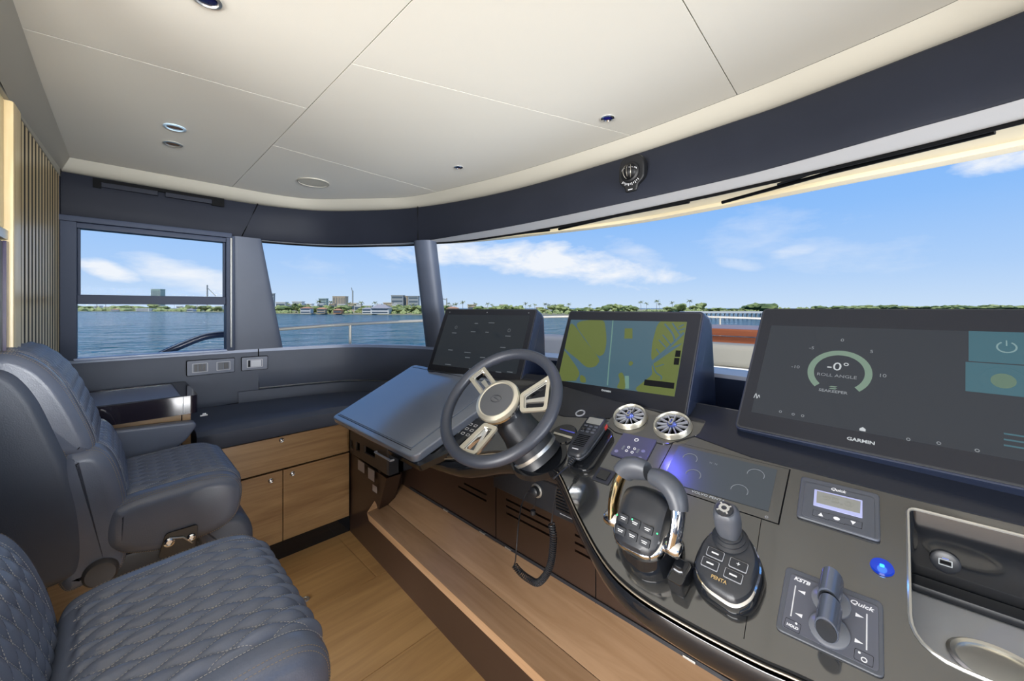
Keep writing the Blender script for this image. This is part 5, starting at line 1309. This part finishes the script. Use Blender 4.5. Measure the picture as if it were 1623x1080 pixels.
# foredeck and bow furniture
struct(G().prism([(1.6, -3), (4.5, -3), (7.5, -.8), (8.2, .5), (7.5, 1.8), (4.5, 3.2), (1.3, 3.3), (-3, 3.3), (-3, 2.99), (1.2, 2.98), (1.6, 2.2)], .35, .45), 'deck', gel)
def tubeobj(name, pts, r, m, label, cat, posts=(), group=None):
    t = thing(name, label, cat, Matrix.Translation(pts[0])); G().tube(smooth_path(pts, 8), r, 10).build('top_rail', m, t, world=True)
    for p in posts: G().tube([p, V((p[0], p[1], .45))], r*.85, 8).build('post', m, t, world=True)
q1 = ony(445, 522, 3.3); q2 = ony(555, 514, 3.3); q3 = ony(665, 509, 3.3)
tubeobj('bow_rail', [q1-(q2-q1)*.35, q1, q2, q3, V((3.0, 3.12, 1.335)), V((4.2, 2.5, 1.35)), V((5.4, 1.6, 1.33)), V((6.2, .6, 1.28)), V((6.0, -.6, 1.25)), V((5.2, -1.8, 1.22))], .014, mat('rail_steel', (176, 168, 152), .45, .4), 'stainless bow rail crossing the water beyond the curved window', 'railing', [q2, V((3.0, 3.12, 1.335)), V((4.2, 2.5, 1.35)), V((5.4, 1.6, 1.33)), V((6.2, .6, 1.28))])
P = [ony(x, y, 3.25) for x, y in ((240, 570), (290, 547), (325, 534), (357, 530), (400, 530))]
tg = thing('side_rail', 'dark curved grab rail outside the lower side window', 'railing', Matrix.Translation(P[0])); G().tube(smooth_path([P[0]+V((-.4, 0, -.25))]+P, 8), .022, 12).build('rail', navy, tg, world=True)
G().tube([p+V((0, -.012, .018)) for p in smooth_path(P, 8)], .004, 8).build('highlight_strip', steel, tg, world=True)  # steel strip modelled in place of the highlight along the dark rail
def cushion(name, x, y, z, sx, sy, sz, m, label, rz=0, cat='cushion', legs=True):
    M = Matrix.Translation((x, y, z)) @ Matrix.Rotation(rz, 4, 'Z'); t = thing(name, label, cat, M)
    G().box(-sx/2, sx/2, -sy/2, sy/2, 0, sz).build('backrest', m, t, bev=min(sx, sz)*.25, seg=4); G().box(-sx/2-.02, sx/2+.02, -sy/2-.02, sy/2+.02, .45-z, 0).build('plinth', gel, t, bev=.01)
q = onx(1150, 580, 3.2)
cushion('bow_lounge', 3.2, .95, onx(1150, 582, 3.1).z, .2, 1.0, onx(1150, 546, 3.1).z-onx(1150, 582, 3.1).z, beige, 'beige bow lounge backrest seen between the middle and right screens')
q = onx(872, 533, 2.9)
cushion('bow_side_seat', 3.05, 2.35, .98, .25, 1.0, q.z-.98, greyC, 'grey bow seat seen between the left and middle screens')
tt = thing('bow_table', 'varnished orange wood table on the foredeck seen between two screens', 'table', Matrix.Translation((4.3, 1.1, .45)))
zt0, zt1 = onx(1150, 545, 4.0).z, onx(1150, 521, 4.0).z
zm = (zt0+zt1)/2
G().box(4.0, 4.05, .3, 2.0, zt0, zm-.004).build('apron', teak, tt, world=True, bev=.004); G().box(3.97, 4.9, .25, 2.05, zm+.004, zt1).build('table_top', teak, tt, world=True, bev=.01)
for y in (.6, 1.1, 1.7): G().box(4.3, 4.38, y-.04, y+.04, .45, zt0).build('leg', gel, tt, world=True)
qd = onx(1140, 586, 1.95)
# water and land
ZW = -2.5
struct(G().box(-3000, 3000, -3000, 3000, ZW-1, ZW), 'sea', waterM, smooth=False)
def far_(x, D, z=ZW): q = FW*D+RT*((x-CX)/F*D); return V((q.x, q.y, z))
sh = [(-300, 430), (60, 430), (240, 410), (357, 330), (430, 255), (550, 225), (700, 205), (900, 205), (1010, 240), (1120, 330), (1300, 400), (1700, 420), (2200, 420)]
A_ = [far_(x, D, ZW+.5) for x, D in sh]; B_ = [far_(x, D+500, ZW+1.5) for x, D in sh]
g = G(); thick(g, A_, B_, [V((0, 0, -2))]*len(A_)); struct(g, 'shore', sand)
def shoreD(x):
    for i in range(len(sh)-1):
        if sh[i][0] <= x <= sh[i+1][0]: u = (x-sh[i][0])/(sh[i+1][0]-sh[i][0]); return sh[i][1]*(1-u)+sh[i+1][1]*u
    return 420
# trees
def make_tree(m, seed, flat=.8):
    rnd = random.Random(seed); g = G()
    for k in range(12):
        a = rnd.random()*2*PI; R_ = rnd.random()*.46; c = V((R_*math.cos(a), R_*math.sin(a), .30+rnd.random()*.5)); rr = .17+rnd.random()*.17
        bm = bmesh.new(); bmesh.ops.create_icosphere(bm, subdivisions=2, radius=rr)
        for v_ in bm.verts: v_.co = v_.co*(1+.6*noise.noise(v_.co*11+V((seed*3, k, 0)))); v_.co.z *= flat; v_.co += c
        bm.verts.index_update(); g.add([v_.co.copy() for v_ in bm.verts], [tuple(v_.index for v_ in f.verts) for f in bm.faces]); bm.free()
    t = thing('broadleaf_tree', 'x', 'tree')
    g.build('crown', m, t, smooth=False, flip=False); G().tube([(0, 0, 0), (.02, 0, .2), (0, .02, .4)], [.03, .025, .02], 6).build('trunk', bark, t); return t
def make_palm(seed):
    rnd = random.Random(seed); t = thing('palm_tree', 'x', 'tree'); g = G(); lean = rnd.uniform(-.06, .06)
    for k in range(13):
        a = 2*PI*k/13+rnd.uniform(-.2, .2); L_ = .26+rnd.random()*.08; dr = rnd.uniform(.0, .9); rows = [[], [], []]
        for j in range(6):
            u = j/5; r_ = L_*u; z = .88+.16*math.sin(u*1.9)*(1-dr*.7)-.25*u*u*dr; w_ = .035*math.sin(PI*(.15+.85*u))+.004
            c = V((r_*math.cos(a)+lean, r_*math.sin(a), z)); nn_ = V((-math.sin(a), math.cos(a), 0))*w_
            rows[0].append(c+nn_-V((0, 0, w_*.6))); rows[1].append(c); rows[2].append(c-nn_-V((0, 0, w_*.6)))
        g.grid(rows)
    g.build('crown', leafP, t, smooth=False, flip=False); G().tube([(0, 0, 0), (lean*.3, 0, .45), (lean, 0, .89)], [.022, .016, .013], 6).build('trunk', bark, t); return t
protos = [make_tree(leafA, 1), make_tree(leafD, 2), make_tree(leafA, 3), make_palm(4), make_palm(5)]
rt = random.Random(11); used = set()
def place(k, x, D, h, wd, label, group):
    o = protos[k] if k not in used else copy_tree(protos[k]); used.add(k)
    o.location = far_(x, D, ZW+.5); o.scale = (wd, wd, h); o.rotation_euler = (0, 0, rt.random()*6); o['label'] = label; o['group'] = group
secs = [(110, 357, 15, 'left', 'beyond the side window'), (418, 672, 34, 'mid', 'beyond the curved window'), (690, 900, 26, 'r1', 'above the left screen'), (900, 1120, 20, 'r2', 'above the middle screen'), (1120, 1623, 30, 'r3', 'above the right screen')]
for x0, x1, n_, kk, lab in secs:
    for i in range(n_):
        x = x0+(x1-x0)*(i+rt.random()*.8)/n_; D = shoreD(x)+rt.uniform(6, 45); palm = rt.random() < (.15 if kk == 'left' else .5 if kk in ('r1',) else .35)
        px = D/F
        if kk == 'r3':
            if 1215 < x < 1330 and rt.random() < .5: continue
            palm = False; h = rt.uniform(4, 9)*px; wd = rt.uniform(16, 30)*px*.8
            if x > 1240: D = 360+rt.random()*60; px = D/F; h = rt.uniform(8, 11)*px; 
        elif palm: h = rt.uniform(14, 20)*px; wd = h*.9
        else: h = rt.uniform(9, 15)*px*(.75 if kk == 'left' else 1); wd = rt.uniform(14, 26)*px*(.9 if kk == 'left' else 1)
        k = rt.choice([3, 4]) if palm else rt.choice([0, 1, 2])
        place(k, x, D, h, wd, ('slim palm' if palm else ['pale green broadleaf tree', 'dark green broadleaf tree', 'light green bushy tree'][k])+' on the far shore '+lab, ('palms ' if palm else ['pale trees ', 'dark trees ', 'bushy trees '][k])+lab)
place(1, 1204, 240, 13.5*240/F+1.5, 36*240/F, 'large round dark tree beside the right screen corner', 'single round tree')
# shrub belt nobody could count along the shore
g = G(); rs = random.Random(5)
bmx = bmesh.new(); bmesh.ops.create_icosphere(bmx, subdivisions=1, radius=1); IV = [v_.co.copy() for v_ in bmx.verts]; IF = [tuple(v_.index for v_ in f.verts) for f in bmx.faces]; bmx.free()
for i in range(620):
    x = rs.uniform(40, 1700); D = shoreD(x)+rs.uniform(2, 50); px = D/F; q = far_(x, D, ZW+.6); a = rs.uniform(3, 8)*px; hh = rs.uniform(3, 6.5)*px
    if 1120 < x < 1215: hh *= .6
    g.add([q+V((v_.x*a*rs.uniform(.8, 1.2), v_.y*a, v_.z*hh*rs.uniform(.75, 1.15))) for v_ in IV], IF)
tag(g.build('shrubs', leafA, smooth=False, flip=False), 'low green shrub belt running along the whole far shoreline', 'shrubs', kind='stuff')
# buildings
def building(x0, x1, ytop, D, m, label, nb=5, roof=None, vert=False, name='building', dep=None, hip=None):
    a = far_(x0, D, ZW+.5); b = far_(x1, D, ZW+.5); wd = (b-a).length; H = ZC+(HY-ytop)/F*D-a.z
    f = Fr(a, (b-a), (0, 0, 1)); dep = dep or wd*.6
    t = thing(name, label, 'building', f.M)
    G().box(0, wd, 0, H, -dep, 0).build('walls', m, t, smooth=False)
    wm = MATS.get('far_glass') or mat('far_glass', (84, 96, 104), .3)
    if vert:
        for k in range(nb): G().box(wd*(k+.3)/nb, wd*(k+.7)/nb, H*.08, H*.94, -.3, .15).build('window_bay', wm, t, smooth=False)
    else:
        for k in range(nb): G().box(wd*.06, wd*.94, H*(k+.35)/nb, H*(k+.75)/nb, -.3, .12).build('window_band', wm, t, smooth=False)
    if hip:
        o = wd*.06; G().add([(-o, H, o), (wd+o, H, o), (wd+o, H, -dep-o), (-o, H, -dep-o), (wd*.3, H+hip, -dep/2), (wd*.7, H+hip, -dep/2)], [(0, 1, 5, 4), (1, 2, 5), (2, 3, 4, 5), (3, 0, 4), (0, 3, 2, 1)]).build('roof', roof, t, smooth=False)
    else: G().box(-.3, wd+.3, H, H+.6, -dep-.3, .3).build('roof_slab', roof or m, t, smooth=False)
    return t
bw = mat('far_white', (214, 212, 204), .7); bb = mat('far_beige', (186, 168, 140), .7); bg_ = mat('far_grey', (150, 154, 152), .7); gr = mat('far_green_grey', (150, 168, 158), .6); rr_ = mat('far_roof', (150, 148, 150), .7); rt_ = mat('far_tile', (176, 130, 100), .8)
building(239, 254, 459, 620, gr, 'green grey tower standing above the sash rail in the side window', 6, vert=True)
building(428, 434, 466, 500, bg_, 'slim grey tower at the edge of the leather pillar', 6)
building(505, 517, 474, 480, gr, 'small green tinted block left of the brown tower', 5)
building(527, 547, 470.5, 460, bb, 'brown striped apartment tower in the curved window', 8, vert=True)
building(620, 639, 469, 420, bg_, 'grey block, left of the joined pair near the round pillar', 4)
building(639.5, 646, 470, 425, bb, 'narrow beige tower squeezed between two blocks', 1, vert=True)
building(647, 663, 470, 420, bg_, 'grey block, right of the joined pair near the round pillar', 4)
building(437, 452, 480, 300, bw, 'white house row at the left of the curved window', 2)
building(463, 478, 479, 300, bw, 'white villa with flat roof above the trees', 2)
building(476, 492, 489, 232, bw, 'white waterfront villa left of the middle trees', 2, roof=rt_, hip=.9)
building(502, 515, 490, 230, bb, 'tan waterfront villa with tiled roof', 2, roof=rt_, hip=.9)
building(528, 541, 492, 226, rt_, 'low red brown boathouse on the shore', 1, roof=rt_, hip=.9)
building(574, 588, 490, 222, bw, 'small white house left of the grey roofed house', 2, roof=rr_, hip=.9)
building(588, 616, 489, 218, bw, 'wide white house with a grey hip roof', 2, roof=rr_, hip=2.2)
building(628, 648, 487, 260, bw, 'white house half hidden by trees near the pillar', 2)
building(215, 236, 490, 412, bw, 'white low building on the shore in the side window', 2)
building(175, 186, 491, 414, bw, 'small white house at the left of the side window', 1, roof=rt_, hip=.9)
building(296, 306, 491, 350, bw, 'small white house at the right of the side window', 1, roof=rr_, hip=.9)
building(708, 726, 489, 215, bb, 'low tan house with a tiled roof behind the left screen', 1, roof=rt_, hip=.9)
rh = random.Random(3)
for (xa, xb, n_, lab) in ((440, 625, 16, 'beyond the curved window'), (130, 350, 8, 'beyond the side window'), (700, 860, 6, 'above the left screen')):
    for i in range(n_):
        x = xa+(xb-xa)*(i+rh.random()*.7)/n_; D = shoreD(x)+rh.uniform(45, 80); w_ = rh.uniform(7, 14)
        b_ = building(x, x+w_, 486-rh.random()*5-(0 if xa == 440 else -3), D, rh.choice([bw, bw, bb]), 'small pale house among the shore trees '+lab, 1+rh.randrange(2)); b_['group'] = 'small pale houses '+lab
# cranes
def crane(x, y0, D, h, jib, label):
    q = far_(x, D, ZW+.5); t = thing('tower_crane', label, 'crane', Matrix.Translation(q)); H = ZC+(HY-y0)/F*D-q.z
    G().tube([(0, 0, 0), (0, 0, H)], .8, 4).build('mast', bg_, t); a = RT*jib[0]*D/F; G().tube([(0, 0, H*.9), (a.x, a.y, H*.9+jib[1]*D/F)], .45, 4).build('jib', bg_, t)
crane(328.5, 452, 500, 1, (14, -14), 'grey crane mast rising above the sash rail in the side window')
crane(559, 461, 420, 1, (-2, 8), 'thin crane mast above the trees in the curved window')
crane(708, 473, 420, 1, (-6, 1), 'small crane beside the round pillar')
# bridge
A_ = far_(1085, 135, 0); B_ = far_(1400, 135, 0)
f = Fr(V((A_.x, A_.y, ZW)), (B_-A_), (0, 0, 1)); Lb = (B_-A_).length
t = thing('bridge', 'long low concrete bridge on many piles over the water at right', 'bridge', f.M)
G().box(0, Lb, 2.0, 2.7, -4, 0).build('bridge_deck', bw, t, smooth=False)
for k in range(44): G().box(Lb*k/44, Lb*k/44+.35, 0, 2.05, -.8, -.2).build('pile', bg_, t, smooth=False)

ORD = ['leftmost', 'second', 'third', 'fourth', 'fifth', 'sixth', 'seventh', 'eighth', 'ninth', 'tenth', 'eleventh', 'twelfth', 'thirteenth', 'fourteenth', 'fifteenth', 'sixteenth', 'seventeenth', 'eighteenth', 'nineteenth', 'twentieth']
def screen_x(o):
    d = o.matrix_basis.translation-EYE; return d.dot(RT)/d.dot(FW)
by = {}
for o in bpy.data.objects:
    if o.parent is None and o.get('category') in ('tree', 'building') and o.get('group'): by.setdefault((o['group'], o['label']), []).append(o)
for (gr_, lb_), L_ in by.items():
    if len(L_) < 2: continue
    L_.sort(key=screen_x)
    for i, o in enumerate(L_): o['label'] = lb_+', '+('leftmost' if i == 0 else ORD[min(i, 19)]+' from the left')
